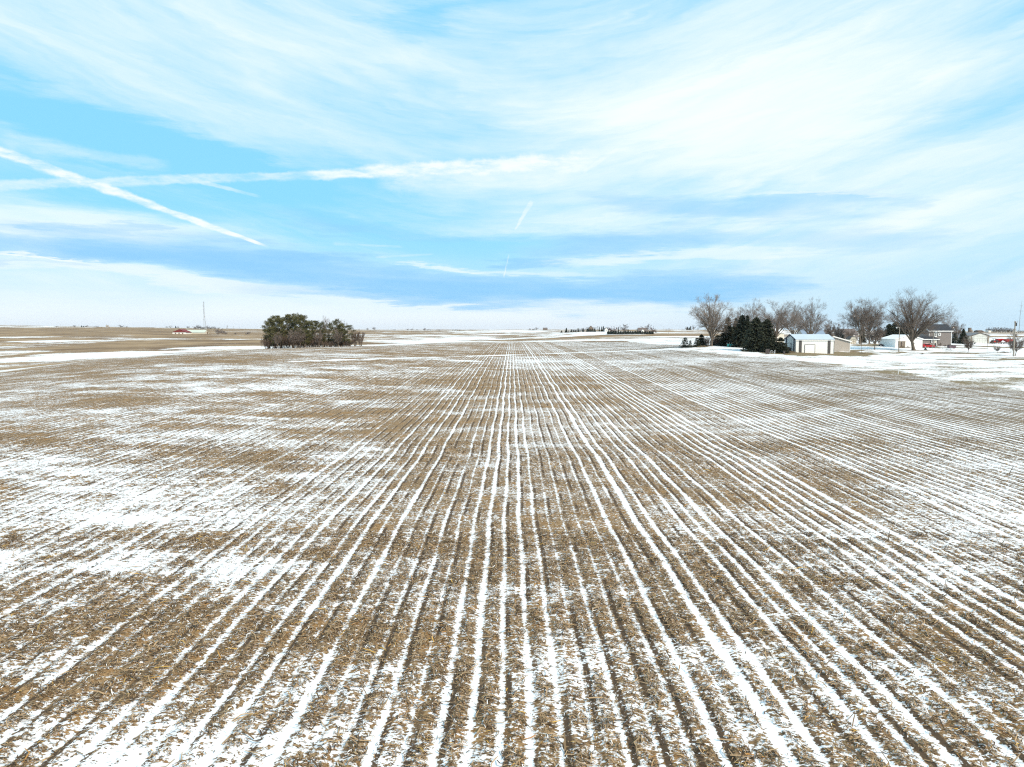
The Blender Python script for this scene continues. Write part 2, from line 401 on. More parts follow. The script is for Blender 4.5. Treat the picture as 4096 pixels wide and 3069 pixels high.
# far swales full of snow and bare rises: (px, py, rx, ry, amount)
FAR = []
def far(px, py, rx, ry, k):
    x, y, _ = ground_at(px, py); y1 = ground_at(px, py - ry)[1]; y0 = ground_at(px, py + ry)[1]
    FAR.append((x, y, rx / FPX * y, max((y1 - y0) / 2, 4.0), k))
for s in ((900, 1392, 260, 6, 1.0), (150, 1432, 330, 9, .9), (450, 1413, 330, 4, .8), (200, 1365, 300, 3, .55), (750, 1357, 300, 2, .5), (800, 1368, 300, 6, -.8), (300, 1392, 260, 4, -.6), (700, 1392, 200, 4, -.5), (300, 1332, 700, 9, -1.0),
          (500, 1317, 800, 6, -1.0), (100, 1349, 300, 3, .5), (1870, 1353, 60, 5, 1.2), (1800, 1360, 70, 3, .9), (1600, 1379, 180, 4, 1.0), (1700, 1341, 240, 3, .5), (2150, 1357, 300, 3, -.7), (2300, 1351, 300, 2, -.6),
          (2300, 1362, 420, 2, .9), (2450, 1345, 300, 4, -.5), (2600, 1366, 200, 4, -.5), (2750, 1347, 160, 2.5, 1.1), (2700, 1338, 150, 3, -.8), (2700, 1328, 160, 2, -.9), (2400, 1339, 250, 2, .8), (2450, 1331, 160, 3, .8), (2000, 1328, 250, 4, .25),
          (4000, 1340, 150, 2, .8), (4000, 1346, 150, 2, -.7), (4000, 1334, 150, 1.5, .5), (850, 1331, 120, 2, .4), (1000, 1324, 120, 2, .6), (1200, 1350, 400, 3, -.3), (1500, 1335, 200, 3, -.3), (1400, 1367, 150, 3, -.4)): far(*s)

def ground_zone(x, y):
    """Crop-field factor, snow bias and dead-grass factor at points of the ground."""
    r = np.hypot(x, y)
    # farmyard outline: east of the field edge, bulging west round the trees
    edge = EDGE_X + 1.5 * sstep(100, 130, y) - 17.0 * sstep(158, 232, y) + (fbm(x / 14, y / 14, 2, 21) - 0.5) * 4
    yard = sstep(-1.0, 1.8, x - edge) * sstep(256, 242, y - 0.05 * (x - 60)) 
    yard = np.maximum(yard, sstep(-2, 2, x - 75) * sstep(700, 380, y))
    fld = (1 - yard) * sstep(470, 420, y + (fbm(x / 40, y / 40, 2, 4) - .5) * 40) * sstep(-117, -108, x + (fbm(x / 30, y / 30, 2, 6) - .5) * 14)
    d = seg_dist(x, y, WATERWAY); ww = sstep(3.2, 1.2, d + (fbm(x / 3, y / 3, 2, 9) - .5) * 1.5)
    dt = seg_dist(x, y, TRACK); tr = sstep(2.6, 1.6, dt)
    sb = np.zeros_like(x)
    # field: patches of drift of several sizes, more of them to the west
    wst = sstep(4, -14, x)
    p1 = fbm(x / 7.5, y / 4.6, 3, 31) - 0.5; p2 = fbm(x / 2.6, y / 1.5, 3, 37) - 0.5; p3 = fbm(x / 26, y / 17, 2, 41) - 0.5
    f_sb = -0.035 + p1 * (0.45 + 0.35 * wst) + p2 * (0.38 + 0.4 * wst) + p3 * (0.4 + 0.1 * wst) - 0.12 * wst - 0.07 * sstep(50, 130, y)
    for cx, cy, a, b, k in SPOTS:
        m = (np.abs(x - cx) < 3 * a) & (np.abs(y - cy) < 3 * b)
        f_sb[m] += 0.47 * k * np.exp(-((x[m] - cx + p1[m] * a * 1.2) / a) ** 2 - ((y[m] - cy + p2[m] * b * 1.5) / b) ** 2)
    f_sb = f_sb + ww * 0.42
    # yard: mostly snow, thin over dead grass close to the field
    q1 = fbm(x / 6.0, y / 5.0, 3, 51) - 0.5; q2 = fbm(x / 1.8, y / 1.8, 3, 57) - 0.5
    rim = sstep(9.0, 0.0, x - EDGE_X) * sstep(185, 150, y)
    y_sb = 0.25 + q1 * 0.8 + q2 * 0.4 - 0.24 * rim - 0.13 * sstep(180, 150, y)
    for pts, w, k, lw in STRIPS:
        dd = seg_dist(x, y, pts); y_sb = y_sb + k * sstep(w, w * 0.5, dd + q1 * w * 1.1 + q2 * w * 0.6)
    # beyond: swales and rises
    t1 = fbm(x / 55, y / 60, 4, 61) - 0.5; t2 = fbm(x / 13, y / 22, 3, 67) - 0.5; t3 = fbm(x / 300, y / 240, 2, 71) - 0.5
    b_sb = -0.10 + t1 * 1.15 + t2 * 0.7 + t3 * 0.8
    for cx, cy, a, b, k in FAR:
        m = (np.abs(x - cx) < 3 * a) & (np.abs(y - cy) < 3 * b)
        b_sb[m] += k * np.exp(-((x[m] - cx + t1[m] * a) / a) ** 2 - ((y[m] - cy + t2[m] * b * 1.2) / b) ** 2)
    by = (1 - yard) * (1 - fld)
    sb = f_sb * fld + y_sb * yard + b_sb * by
    rowk = fld * (1 - 0.6 * ww) * (1 - 0.75 * tr)
    sb = sb - 0.25 * tr * fld
    # the photo's rows fade out on the west side under drift
    return rowk, sb, yard, by
def radial_grid():
    th = np.concatenate([np.linspace(-math.pi, -0.80, 26)[:-1], np.linspace(-0.80, 0.80, 560), np.linspace(0.80, math.pi, 26)[1:]])
    r = np.concatenate([[3.0, 6.0, 8.5, 10.0], np.geomspace(11.0, 9400, 900)])
    return th, r
th, rr = radial_grid()
nth, nr = len(th), len(rr)
GX = (np.sin(th)[None, :] * rr[:, None]).ravel(); GY = (np.cos(th)[None, :] * rr[:, None]).ravel()
GZ = terrain(GX, GY)
rowk, sbias, yardk, beyk = ground_zone(GX, GY)
# low ridges between the furrows, resolved close to the camera
ph = (GX + wobble(GY) - ROW0) / ROW
GZ = GZ - 0.028 * np.cos(ph * 2 * math.pi) * rowk * sstep(46, 22, np.hypot(GX, GY)) + (fbm(GX / .5, GY / .5, 2, 77) - .5) * 0.05 * sstep(60, 25, np.hypot(GX, GY))
GV = np.stack([GX, GY, GZ], 1)
i0 = (np.arange(nr - 1)[:, None] * nth + np.arange(nth - 1)[None, :]).ravel()
GF = np.stack([i0, i0 + nth, i0 + nth + 1, i0 + 1], 1)
nc = len(GV); GV = np.vstack([GV, [[0, 0, -0.15]]])

def ground_shader(t, b, P):
    x, y, z = sep(t, P)
    rk, sb, yd, by = attr(t, 'rows'), attr(t, 'snow'), attr(t, 'yard'), attr(t, 'beyond')
    flat = vec(t, x, y, 0.0)
    xw = x + (y * 0.21).f('SINE') * 0.05 + (y * 0.53 + 1.0).f('SINE') * 0.03
    jit = (noise(t, vec(t, x * 1.0, y * 0.8, 0.0), 2.6, 3, 0.6) - 0.5) * 0.5
    r0 = (xw - ROW0) * (1 / ROW)
    i = (r0 + 0.5).f('FLOOR')
    fs = r0 - i
    fa = (fs + jit * 0.35).f('ABSOLUTE') * 2.0
    h = (i * 1.713 + 0.3).f('SINE') * 17.31
    h = h - h.f('FLOOR')
    m = (i * (1 / 16)).f('FLOOR') * -16.0 + i
    strong = ((m - 0.0).f('ABSOLUTE')).f('LESS_THAN', 0.4) + ((m - 7.0).f('ABSOLUTE')).f('LESS_THAN', 0.4) + ((m - 9.0).f('ABSOLUTE')).f('LESS_THAN', 0.4)
    along = noise(t, vec(t, i * 3.7, y * 0.11, 0.0), 1.0, 3, 0.6)
    wid = h * 0.34 + 0.05 + strong * 0.16 + (along - 0.5) * 0.7
    line = ((wid - fa) * 1.5).f('MAXIMUM', -0.2).f('MINIMUM', 0.5)
    n_mid = noise(t, vec(t, x * 1.5, y * 3.1, 0.0), 1.0, 3, 0.6) - 0.5      # streaks across the rows
    n_clump = noise(t, flat, 2.0, 3, 0.6) - 0.5
    n_blob = noise(t, vec(t, x, y * 1.35, 0.0), 5.2, 3, 0.6, 0.4) - 0.5
    soilk = ((fs - 0.25).f('ABSOLUTE')).smooth(0.14, 0.07) * rk * (noise(t, vec(t, i * 5.1, y * 0.2, 0.0), 1.0, 3, 0.6)).smooth(0.42, 0.56)
    n_fine = noise(t, flat, 10.0, 4, 0.75) - 0.5
    n_straw = noise(t, vec(t, x * 5.5, y * 10.0, 0.0), 1.0, 3, 0.65, 0.9) - 0.5
    wk = x.smooth(-5.0, -17.0)
    s_field = line * (wk * -0.55 + 1.0) + n_mid * 0.75 + n_clump * (wk * 0.8 + 0.7) + n_blob * (wk * 0.5 + 1.7) + n_fine * 1.6 + n_straw * 1.5 + 0.10 - soilk * 0.26
    fr = noise(t, vec(t, x * 1.6, y * 2.0, 3.0), 1.0, 5, 0.72) - 0.5
    fr2 = noise(t, vec(t, x * 0.25, y * 0.25, 3.0), 1.0, 5, 0.7) - 0.5
    s_yard = fr * 1.7 + n_fine * 1.5
    rowsfar = ((xw * (1 / 3.04)).f('FRACT') - 0.5).f('ABSOLUTE') * 1.0 - 0.25
    s_bey = fr2 * 1.2 + fr * 1.7 + rowsfar * 0.25
    s = sb + s_field * rk + s_yard * yd + s_bey * by + (1.0 - rk - yd - by) * (fr * 0.8 + n_fine * 0.4)
    snow = s.smooth(-0.06, 0.08)
    # ground under the snow: dark soil strips beside the furrows, trampled straw between them
    soil = mix(t, noise(t, flat, 22.0, 3, 0.6), (0.066, 0.041, 0.025), (0.13, 0.084, 0.051))
    straw_n = noise(t, vec(t, x * 5.0, y * 12.0, 0.0), 1.6, 4, 0.75, 0.6)
    straw = mix(t, (straw_n + n_fine * 0.8).smooth(0.36, 0.62), (0.080, 0.046, 0.024), (0.42, 0.275, 0.145))
    warm = noise(t, flat, 0.55, 3, 0.6)
    straw = mix(t, warm.smooth(0.45, 0.7) * 0.6, straw, (0.37, 0.195, 0.065))
    straw = mix(t, x.smooth(8.0, 55.0) * 0.8, straw, mix(t, (straw_n + n_fine * 0.8).smooth(0.36, 0.62), (0.070, 0.047, 0.029), (0.30, 0.225, 0.145)))
    patch = noise(t, flat, 2.2, 3, 0.6).smooth(0.5, 0.7)
    earth = mix(t, (soilk + patch * 0.45).clamp(), straw, soil)
    grass = mix(t, noise(t, flat, 1.4, 5, 0.75), (0.11, 0.076, 0.038), (0.33, 0.25, 0.14))
    tan = mix(t, noise(t, vec(t, x * 0.02, y * 0.02, 5.0), 1.0, 4, 0.6).smooth(0.35, 0.65), (0.18, 0.108, 0.056), (0.39, 0.265, 0.15))
    earth = mix(t, yd, earth, grass); earth = mix(t, by, earth, tan)
    white = mix(t, noise(t, flat, 0.9, 3, 0.6), (0.84, 0.83, 0.835), (0.91, 0.90, 0.90))
    # thin snow lets some of what lies under it through
    thin = s.smooth(0.02, 0.35, 0.24, 0.0) 
    put(t, b.inputs['Base Color'], mix(t, snow, earth, mix(t, thin, white, (0.60, 0.50, 0.43))))
    b.inputs['Roughness'].default_value = 0.85
    b.inputs['Specular IOR Level'].default_value = 0.15
    bump = t.nodes.new('ShaderNodeBump'); bump.inputs['Strength'].default_value = 0.55; bump.inputs['Distance'].default_value = 0.06
    put(t, bump.inputs['Height'], snow * 0.5 + straw_n * 0.35 * (1.0 - snow) + n_clump * 0.3)
    t.links.new(bump.outputs[0], b.inputs['Normal'])
MG = material('ground_snow_stubble', ground_shader)
gm = np_mesh('ground', GV, GF, MG, smooth=True)
for nme, a in (('rows', rowk), ('snow', sbias), ('yard', yardk), ('beyond', beyk)): fattr(gm, nme, np.append(a, 0))
bm = bmesh.new(); bm.from_mesh(gm); bm.verts.ensure_lookup_table()
for k in range(nth - 1): bm.faces.new((bm.verts[nc], bm.verts[k], bm.verts[k + 1]))
bm.normal_update(); bm.to_mesh(gm); bm.free()
gm.polygons.foreach_set('use_smooth', np.ones(len(gm.polygons), bool))
tag(link('ground', gm), kind='structure')

# ------------------------------------------------------------------ corn residue lying between the rows
def residue():
    rng = np.random.default_rng(5)
    n = 620000
    u = rng.random(n)
    Y = np.sqrt(11.5 ** 2 + u * (34.0 ** 2 - 11.5 ** 2)); Y = np.concatenate([Y, np.sqrt(34.0 ** 2 + rng.random(n // 3) * (62.0 ** 2 - 34.0 ** 2))])
    n = len(Y)
    X = (rng.random(n) * 2 - 1) * (Y * 0.80 + 2.5)
    r0 = (X + wobble(Y) - ROW0) / ROW; i = np.floor(r0 + .5); fs = r0 - i
    h, st = row_w(i)
    rk, sb, _, _ = ground_zone(X, Y)
    wid = h * 0.34 + 0.06 + st * 0.16
    clump = fbm(X / .42, Y / .30, 3, 91) - 0.5
    s = np.maximum((wid - np.abs(fs) * 2) * 1.3, -.2) + sb + clump * 0.55
    soil = sstep(0.13, 0.06, np.abs(fs - 0.24))
    pr = sstep(0.10, -0.34, s) * (1 - 0.75 * soil) * (0.15 + 0.6 * sstep(.12, -.15, clump)) + 0.012
    k = (rng.random(n) < pr) & (rk > 0.5)
    X, Y = X[k], Y[k]
    if len(X) > 175000:
        k = rng.permutation(len(X))[:175000]; X, Y = X[k], Y[k]
    n = len(X)
    Z = terrain(X, Y) - 0.028 * np.cos((X + wobble(Y) - ROW0) / ROW * 2 * math.pi) * sstep(46, 22, np.hypot(X, Y)) + (fbm(X / .5, Y / .5, 2, 77) - .5) * 0.05 * sstep(60, 25, np.hypot(X, Y))
    big = rng.random(n) < 0.07
    L = np.where(big, rng.uniform(.18, .58, n), rng.uniform(.05, .20, n)) * (1 + 0.25 * sstep(25, 60, Y))
    Wd = np.where(big, rng.uniform(.018, .032, n), rng.uniform(.008, .024, n)) * (1 + 0.5 * sstep(25, 60, Y))
    a = rng.random(n) * 2 * math.pi; til = rng.normal(0, .16, n) + (rng.random(n) < .03) * rng.uniform(.3, .9, n)
    dx_, dy_, dz_ = np.cos(a) * np.cos(til), np.sin(a) * np.cos(til), np.sin(til)
    sx, sy = -np.sin(a), np.cos(a); bend = rng.uniform(.0, .035, n)
    c = np.stack([X, Y, Z + 0.012 + np.abs(np.sin(til)) * L * .5 + rng.random(n) * .025], 1)
    d = np.stack([dx_, dy_, dz_], 1) * (L / 2)[:, None]; roll = rng.uniform(-.7, .7, n)
    w = np.stack([sx * np.cos(roll), sy * np.cos(roll), np.sin(roll)], 1) * (Wd / 2)[:, None]
    up = np.zeros((n, 3)); up[:, 2] = bend
    sd = np.stack([sx, sy, np.zeros(n)], 1) * (rng.normal(0, .12, n) * L)[:, None]
    V = np.stack([c - d - w, c - d + w, c + up + sd - w * 1.2, c + up + sd + w * 1.2, c + d - w * .7, c + d + w * .7], 1).reshape(-1, 3)
    b = np.arange(n)[:, None] * 6
    F = np.concatenate([b + [0, 2, 3, 1], b + [2, 4, 5, 3]], 0)
    me = np_mesh('crop_residue', V, F)
    col = rng.random(n); col = np.where(rng.random(n) < .035, 1.5 + rng.random(n) * .4, col)
    col = np.where((rng.random(n) < .07) & ~big, 2.2, col)
    fattr(me, 'tint', np.repeat(col, 6))
    def bld(t, bs, P):
        v = attr(t, 'tint')
        c1 = mix(t, v.smooth(0.0, 1.0), (0.068, 0.040, 0.021), (0.45, 0.31, 0.175))
        c1 = mix(t, v.f('GREATER_THAN', 1.3), c1, mix(t, v.smooth(1.5, 1.9), (0.42, 0.20, 0.06), (0.55, 0.34, 0.08)))
        c1 = mix(t, v.f('GREATER_THAN', 2.0), c1, (0.80, 0.79, 0.78))
        put(t, bs.inputs['Base Color'], c1); bs.inputs['Roughness'].default_value = 0.75; bs.inputs['Specular IOR Level'].default_value = 0.25
    me.materials.append(material('dry_corn_residue', bld))
    tag(link('crop_residue', me), 'broken tan corn stalks and husks strewn between the snowy rows', 'crop residue', kind='stuff')
residue()

# ------------------------------------------------------------------ materials of things
M = {k: simple(k, *v) for k, v in {
    'bark': ((0.17, 0.135, 0.105), 0.9, 0.35, 1.2), 'twigs': ((0.205, 0.165, 0.142), 0.9, 0.3, 0.4), 'grey_twigs': ((0.25, 0.20, 0.165), 0.9, 0.25, 0.4),
    'brush': ((0.15, 0.105, 0.08), 0.9, 0.3, 0.5), 'reddish_twigs': ((0.17, 0.105, 0.095), 0.9, 0.25, 0.4), 'far_twigs': ((0.22, 0.19, 0.185), 0.9, 0.2, 0.2),
    'spruce_needles': ((0.048, 0.054, 0.036), 0.8, 0.4, 0.9), 'pine_needles': ((0.115, 0.112, 0.050), 0.8, 0.45, 0.5), 'cedar_needles': ((0.045, 0.058, 0.045), 0.8, 0.35, 0.6),
    'white_siding': ((0.84, 0.84, 0.81), 0.5, 0.05, 0.3, 0, 0.3), 'pale_roof': ((0.50, 0.56, 0.615), 0.4, 0.05, 0.3), 'charcoal_panel': ((0.085, 0.082, 0.08), 0.6, 0.1, 0.6),
    'navy_trim': ((0.035, 0.045, 0.08), 0.5, 0.1, 0.6), 'white_paint': ((0.88, 0.88, 0.87), 0.5, 0.04, 0.5), 'tan_siding': ((0.40, 0.362, 0.32), 0.7, 0.06, 0.4),
    'snow': ((0.86, 0.87, 0.88), 0.9, 0.04, 0.6), 'house_siding': ((0.205, 0.18, 0.168), 0.7, 0.08, 0.5), 'shingles': ((0.035, 0.038, 0.046), 0.8, 0.25, 0.8),
    'glass': ((0.02, 0.022, 0.026), 0.12, 0.1, 0.5), 'dark_shutter': ((0.03, 0.04, 0.038), 0.6, 0.1, 1.0), 'grey_wood': ((0.24, 0.20, 0.165), 0.85, 0.25, 2.0), 'pole_wood': ((0.30, 0.26, 0.215), 0.85, 0.2, 2.0),
    'dark_wood': ((0.075, 0.062, 0.058), 0.85, 0.3, 2.0), 'teal_plastic': ((0.02, 0.22, 0.23), 0.55, 0.2, 1.0), 'red_paint': ((0.42, 0.022, 0.022), 0.45, 0.15, 1.0), 'car_red': ((0.36, 0.016, 0.02), 0.3, 0.06, 1.0),
    'rubber': ((0.025, 0.025, 0.027), 0.8, 0.2, 3.0), 'steel': ((0.42, 0.43, 0.44), 0.5, 0.12, 1.0), 'dark_metal': ((0.05, 0.05, 0.055), 0.55, 0.2, 1.0), 'tower_steel': ((0.36, 0.37, 0.385), 0.6, 0.1, 0.2),
    'barn_red': ((0.20, 0.032, 0.03), 0.7, 0.12, 0.2), 'pale_green_roof': ((0.56, 0.60, 0.52), 0.6, 0.05, 0.1), 'cream': ((0.62, 0.57, 0.47), 0.7, 0.07, 0.3), 'door_panel': ((0.60, 0.61, 0.57), 0.6, 0.06, 0.5),
    'brown_wood': ((0.20, 0.15, 0.115), 0.8, 0.2, 0.8), 'concrete': ((0.40, 0.37, 0.33), 0.85, 0.12, 0.3), 'bin_plum': ((0.11, 0.07, 0.085), 0.6, 0.15, 1.0), 'grey_roof': ((0.20, 0.20, 0.21), 0.8, 0.15, 0.3),
    'brown_roof': ((0.15, 0.12, 0.11), 0.8, 0.15, 0.3), 'blue_roof': ((0.22, 0.28, 0.36), 0.6, 0.1, 0.3), 'lamp_grey': ((0.55, 0.55, 0.53), 0.5, 0.05, 2.0), 'weeds': ((0.22, 0.165, 0.10), 0.9, 0.3, 0.6),
    'orange_lens': ((0.5, 0.13, 0.02), 0.4, 0.05, 1.0)}.items()}
for m in ('spruce_needles', 'pine_needles', 'cedar_needles'):
    M[m].node_tree.nodes['Principled BSDF'].inputs['Specular IOR Level'].default_value = 0.1

# ------------------------------------------------------------------ trees
def tubes(P, Rd, sides=3):
    """Tapered tubes along polylines P (n,k,3) with radii Rd (n,k)."""
    n, k, _ = P.shape
    T = np.gradient(P, axis=1); T /= np.linalg.norm(T, axis=2, keepdims=True) + 1e-9
    ref = np.where(np.abs(T[..., 2:3]) > 0.9, [[[1.0, 0, 0]]], [[[0, 0, 1.0]]])
    A = np.cross(T, ref); A /= np.linalg.norm(A, axis=2, keepdims=True) + 1e-9; B = np.cross(T, A)
    ang = np.arange(sides) * 2 * math.pi / sides
    V = P[:, :, None] + (A[:, :, None] * np.cos(ang)[:, None] + B[:, :, None] * np.sin(ang)[:, None]) * Rd[:, :, None, None]
    b = (np.arange(n)[:, None, None] * k + np.arange(k - 1)[None, :, None]) * sides; j = np.arange(sides)[None, None]; j2 = (j + 1) % sides
    F = np.stack([b + j, b + j2, b + sides + j2, b + sides + j], -1).reshape(-1, 4)
    return V.reshape(-1, 3), F
def join(parts):
    V, F, o = [], [], 0
    for v, f in parts: V.append(v); F.append(f + o); o += len(v)
    return np.concatenate(V), np.concatenate(F)
def bez(p0, p1, p2, k):
    t = np.linspace(0, 1, k)[None, :, None]
    return p0[:, None] * (1 - t) ** 2 + p1[:, None] * 2 * t * (1 - t) + p2[:, None] * t ** 2
def sprout(rng, P, Rd, n, t0, t1, ln, spread, up, k, rr_=0.55, rmin=0.006):
    """n children on every parent polyline: lengths ln, leaving at about spread radians."""
    N, K, _ = P.shape
    t = rng.uniform(t0, t1, (N, n)); t[:, -1] = 0.99
    f = t * (K - 1); i = np.minimum(f.astype(int), K - 2); fr = (f - i)[..., None]
    a = np.arange(N)[:, None]
    p = P[a, i] * (1 - fr) + P[a, i + 1] * fr
    d = P[a, i + 1] - P[a, i]; d = d / (np.linalg.norm(d, axis=2, keepdims=True) + 1e-9)
    rd = Rd[a, i] * (1 - fr[..., 0]) + Rd[a, i + 1] * fr[..., 0]
    q = rng.normal(size=d.shape); q -= (q * d).sum(-1, keepdims=True) * d; q /= np.linalg.norm(q, axis=2, keepdims=True) + 1e-9
    s = spread * rng.uniform(.55, 1.25, (N, n)); s[:, -1] *= 0.4
    dd = d * np.cos(s)[..., None] + q * np.sin(s)[..., None]; dd[..., 2] += up * 0.5
    dd /= np.linalg.norm(dd, axis=2, keepdims=True)
    L = ln * rng.uniform(.6, 1.2, (N, n)) * (1.12 - 0.45 * t)
    e = p + dd * L[..., None] + np.array([0, 0, 1.0]) * (up * L * 0.25)[..., None] + rng.normal(0, .06, d.shape) * L[..., None]
    c = p + dd * L[..., None] * 0.5 + rng.normal(0, .05, d.shape) * L[..., None]
    p, c, e = p.reshape(-1, 3), c.reshape(-1, 3), e.reshape(-1, 3)
    r0 = np.maximum(np.minimum(rd.ravel() * rr_, L.ravel() * 0.03), rmin)
    Q = bez(p, c, e, k)
    return Q, r0[:, None] * np.linspace(1, 0.35, k)[None] 
def bare_tree(name, seed, H, Wd, fork=0.2, limbs=7, n=(9, 8, 9), low=0.25, twig='twigs', tr=0.012, girth=0.026, cz=0.62, stems=1, flat=0.4, wide=1.7):
    rng = np.random.default_rng(seed)
    r0 = H * girth; zf = H * fork
    tk = []
    for s in range(stems):
        b = rng.normal(0, H * 0.012 * (stems > 1), 3); b[2] = -0.2
        e = np.array([rng.normal(0, .02 * H), rng.normal(0, .02 * H), zf])
        tk.append((b, e))
    TPn = np.stack([np.linspace(b, e, 6) for b, e in tk]); TR = np.linspace(1.0, .72, 6)[None].repeat(stems, 0) * r0 / math.sqrt(stems); TR[:, 0] *= 1.45; TR[:, 1] *= 1.08
    parts = [tubes(TPn, TR, 8)]
    # main limbs reach for points on the crown's outline
    az_ = (np.arange(limbs) + rng.uniform(-.3, .3, limbs)) * 2 * math.pi / limbs * 1.0
    ph_ = np.arccos(1 - (np.arange(limbs) + rng.uniform(.1, .9, limbs)) / limbs * (1 - math.cos(wide))); rng.shuffle(ph_)
    rad = rng.uniform(.86, 1.0, limbs)
    tip = np.stack([np.cos(az_) * np.sin(ph_) * Wd / 2, np.sin(az_) * np.sin(ph_) * Wd / 2, H * cz + np.cos(ph_) * H * (1 - cz)], 1) * np.array([1, 1, 1]) * np.stack([rad, rad, 0.5 + rad / 2], 1) * .95
    st = TPn[rng.integers(0, stems, limbs), -1] + np.stack([np.zeros(limbs), np.zeros(limbs), -rng.uniform(0, .30, limbs) * zf * (1 - 0.2)], 1) * (fork > .05)
    ctl = st + (tip - st) * 0.45 + np.stack([-np.cos(az_) * flat * .12 * Wd, -np.sin(az_) * flat * .12 * Wd, np.full(limbs, flat * 0.14 * H)], 1) + rng.normal(0, .02 * H, (limbs, 3))
    LP = bez(st, ctl, tip, 9); LP[:, 2:-1] += rng.normal(0, .008 * H, LP[:, 2:-1].shape)
    LR = r0 * rng.uniform(.42, .66, limbs)[:, None] / math.sqrt(stems) ** .5 * np.linspace(1, .14, 9)[None]
    parts.append(tubes(LP, LR, 6))
    B1, R1 = sprout(rng, LP, LR, n[0], low, .97, H * .17, .75, .12, 6, .58)
    parts.append(tubes(B1, R1, 4))
    B2, R2 = sprout(rng, np.concatenate([B1]), R1, n[1], .2, .98, H * .115, .7, .18, 4, .6, tr)
    B3, R3 = sprout(rng, B2, R2, n[2], .15, .98, H * .055, .65, .15, 2, .6, tr)
    R3 = np.maximum(R3, tr * .8)
    tm = np_mesh(name + '_trunk', *join(parts), M['bark'], True)
    cm = np_mesh(name + '_crown', *join([tubes(B2, R2, 3), tubes(B3, R3, 3)]), M[twig])
    return dict(parts=(('trunk', tm), ('crown', cm)), H=H, W=Wd)
def flakes(rng, C, Dr, L, Wd):
    """Leaf-sized bent lozenges at C along Dr."""
    n = len(C); Dr = Dr / (np.linalg.norm(Dr, axis=1, keepdims=True) + 1e-9)
    q = rng.normal(size=(n, 3)); s = np.cross(Dr, q); s /= np.linalg.norm(s, axis=1, keepdims=True) + 1e-9
    u = np.cross(s, Dr)
    L = L[:, None]; Wd = Wd[:, None]
    V = np.stack([C - Dr * L * .5, C + s * Wd * .5 - u * L * .08, C + Dr * L * .5, C - s * Wd * .5 - u * L * .08], 1).reshape(-1, 3)
    b = np.arange(n)[:, None] * 4
    return V, np.concatenate([b + [0, 1, 2, 3]], 0)
def spruce(name, seed, H, Wd, nb=220, per=16, fl=1.0, mat='spruce_needles', base=0.03, power=0.85, round_=0.0):
    rng = np.random.default_rng(seed)
    tm = np_mesh(name + '_trunk', *tubes(np.linspace([0, 0, -.2], [0, 0, H * .97], 6)[None], np.linspace(H * .022, .02, 6)[None], 6), M['bark'], True)
    u = np.sort(rng.random(nb)) ** 1.15; z = H * (base + (0.985 - base) * u)
    f = (1 - u) ** power * (1 - round_) + np.sqrt(np.maximum(1 - u ** 2, 0)) * round_
    l = Wd / 2 * f * rng.uniform(.72, 1.12, nb) + 0.02 * H * .5
    a = np.arange(nb) * 2.39996 + rng.normal(0, .35, nb)
    t = np.linspace(.18, 1.0, per)[None]
    rise = np.where(u > .75, .35, -0.05)[:, None]
    X = np.cos(a)[:, None] * l[:, None] * t; Yv = np.sin(a)[:, None] * l[:, None] * t
    Z = z[:, None] + l[:, None] * (rise * t - .38 * t ** 1.4 + .22 * t ** 3)
    side = rng.normal(0, .10, (nb, per)) * l[:, None]
    C = np.stack([X - np.sin(a)[:, None] * side, Yv + np.cos(a)[:, None] * side, Z + rng.normal(0, .015 * H, (nb, per)) * .6], -1).reshape(-1, 3)
    C[:, 2] = np.maximum(C[:, 2], 0.05)
    out = np.stack([np.cos(a), np.sin(a), np.full(nb, -.25)], 1)[:, None].repeat(per, 1).reshape(-1, 3) + rng.normal(0, .45, (nb * per, 3))
    n = len(C); s = (0.6 + 0.4 * np.repeat(f, per))
    V, F = flakes(rng, C, out, H * .085 * fl * s * rng.uniform(.7, 1.3, n), H * .036 * fl * s * rng.uniform(.7, 1.3, n))
    top = flakes(rng, np.stack([rng.normal(0, .01 * H, 14), rng.normal(0, .01 * H, 14), H * rng.uniform(.93, 1.0, 14)], 1), np.stack([rng.normal(0, .3, 14), rng.normal(0, .3, 14), np.ones(14)], 1), np.full(14, H * .05), np.full(14, H * .016))
    cm = np_mesh(name + '_crown', *join([(V, F), top]), M[mat])
    return dict(parts=(('trunk', tm), ('crown', cm)), H=H, W=Wd)
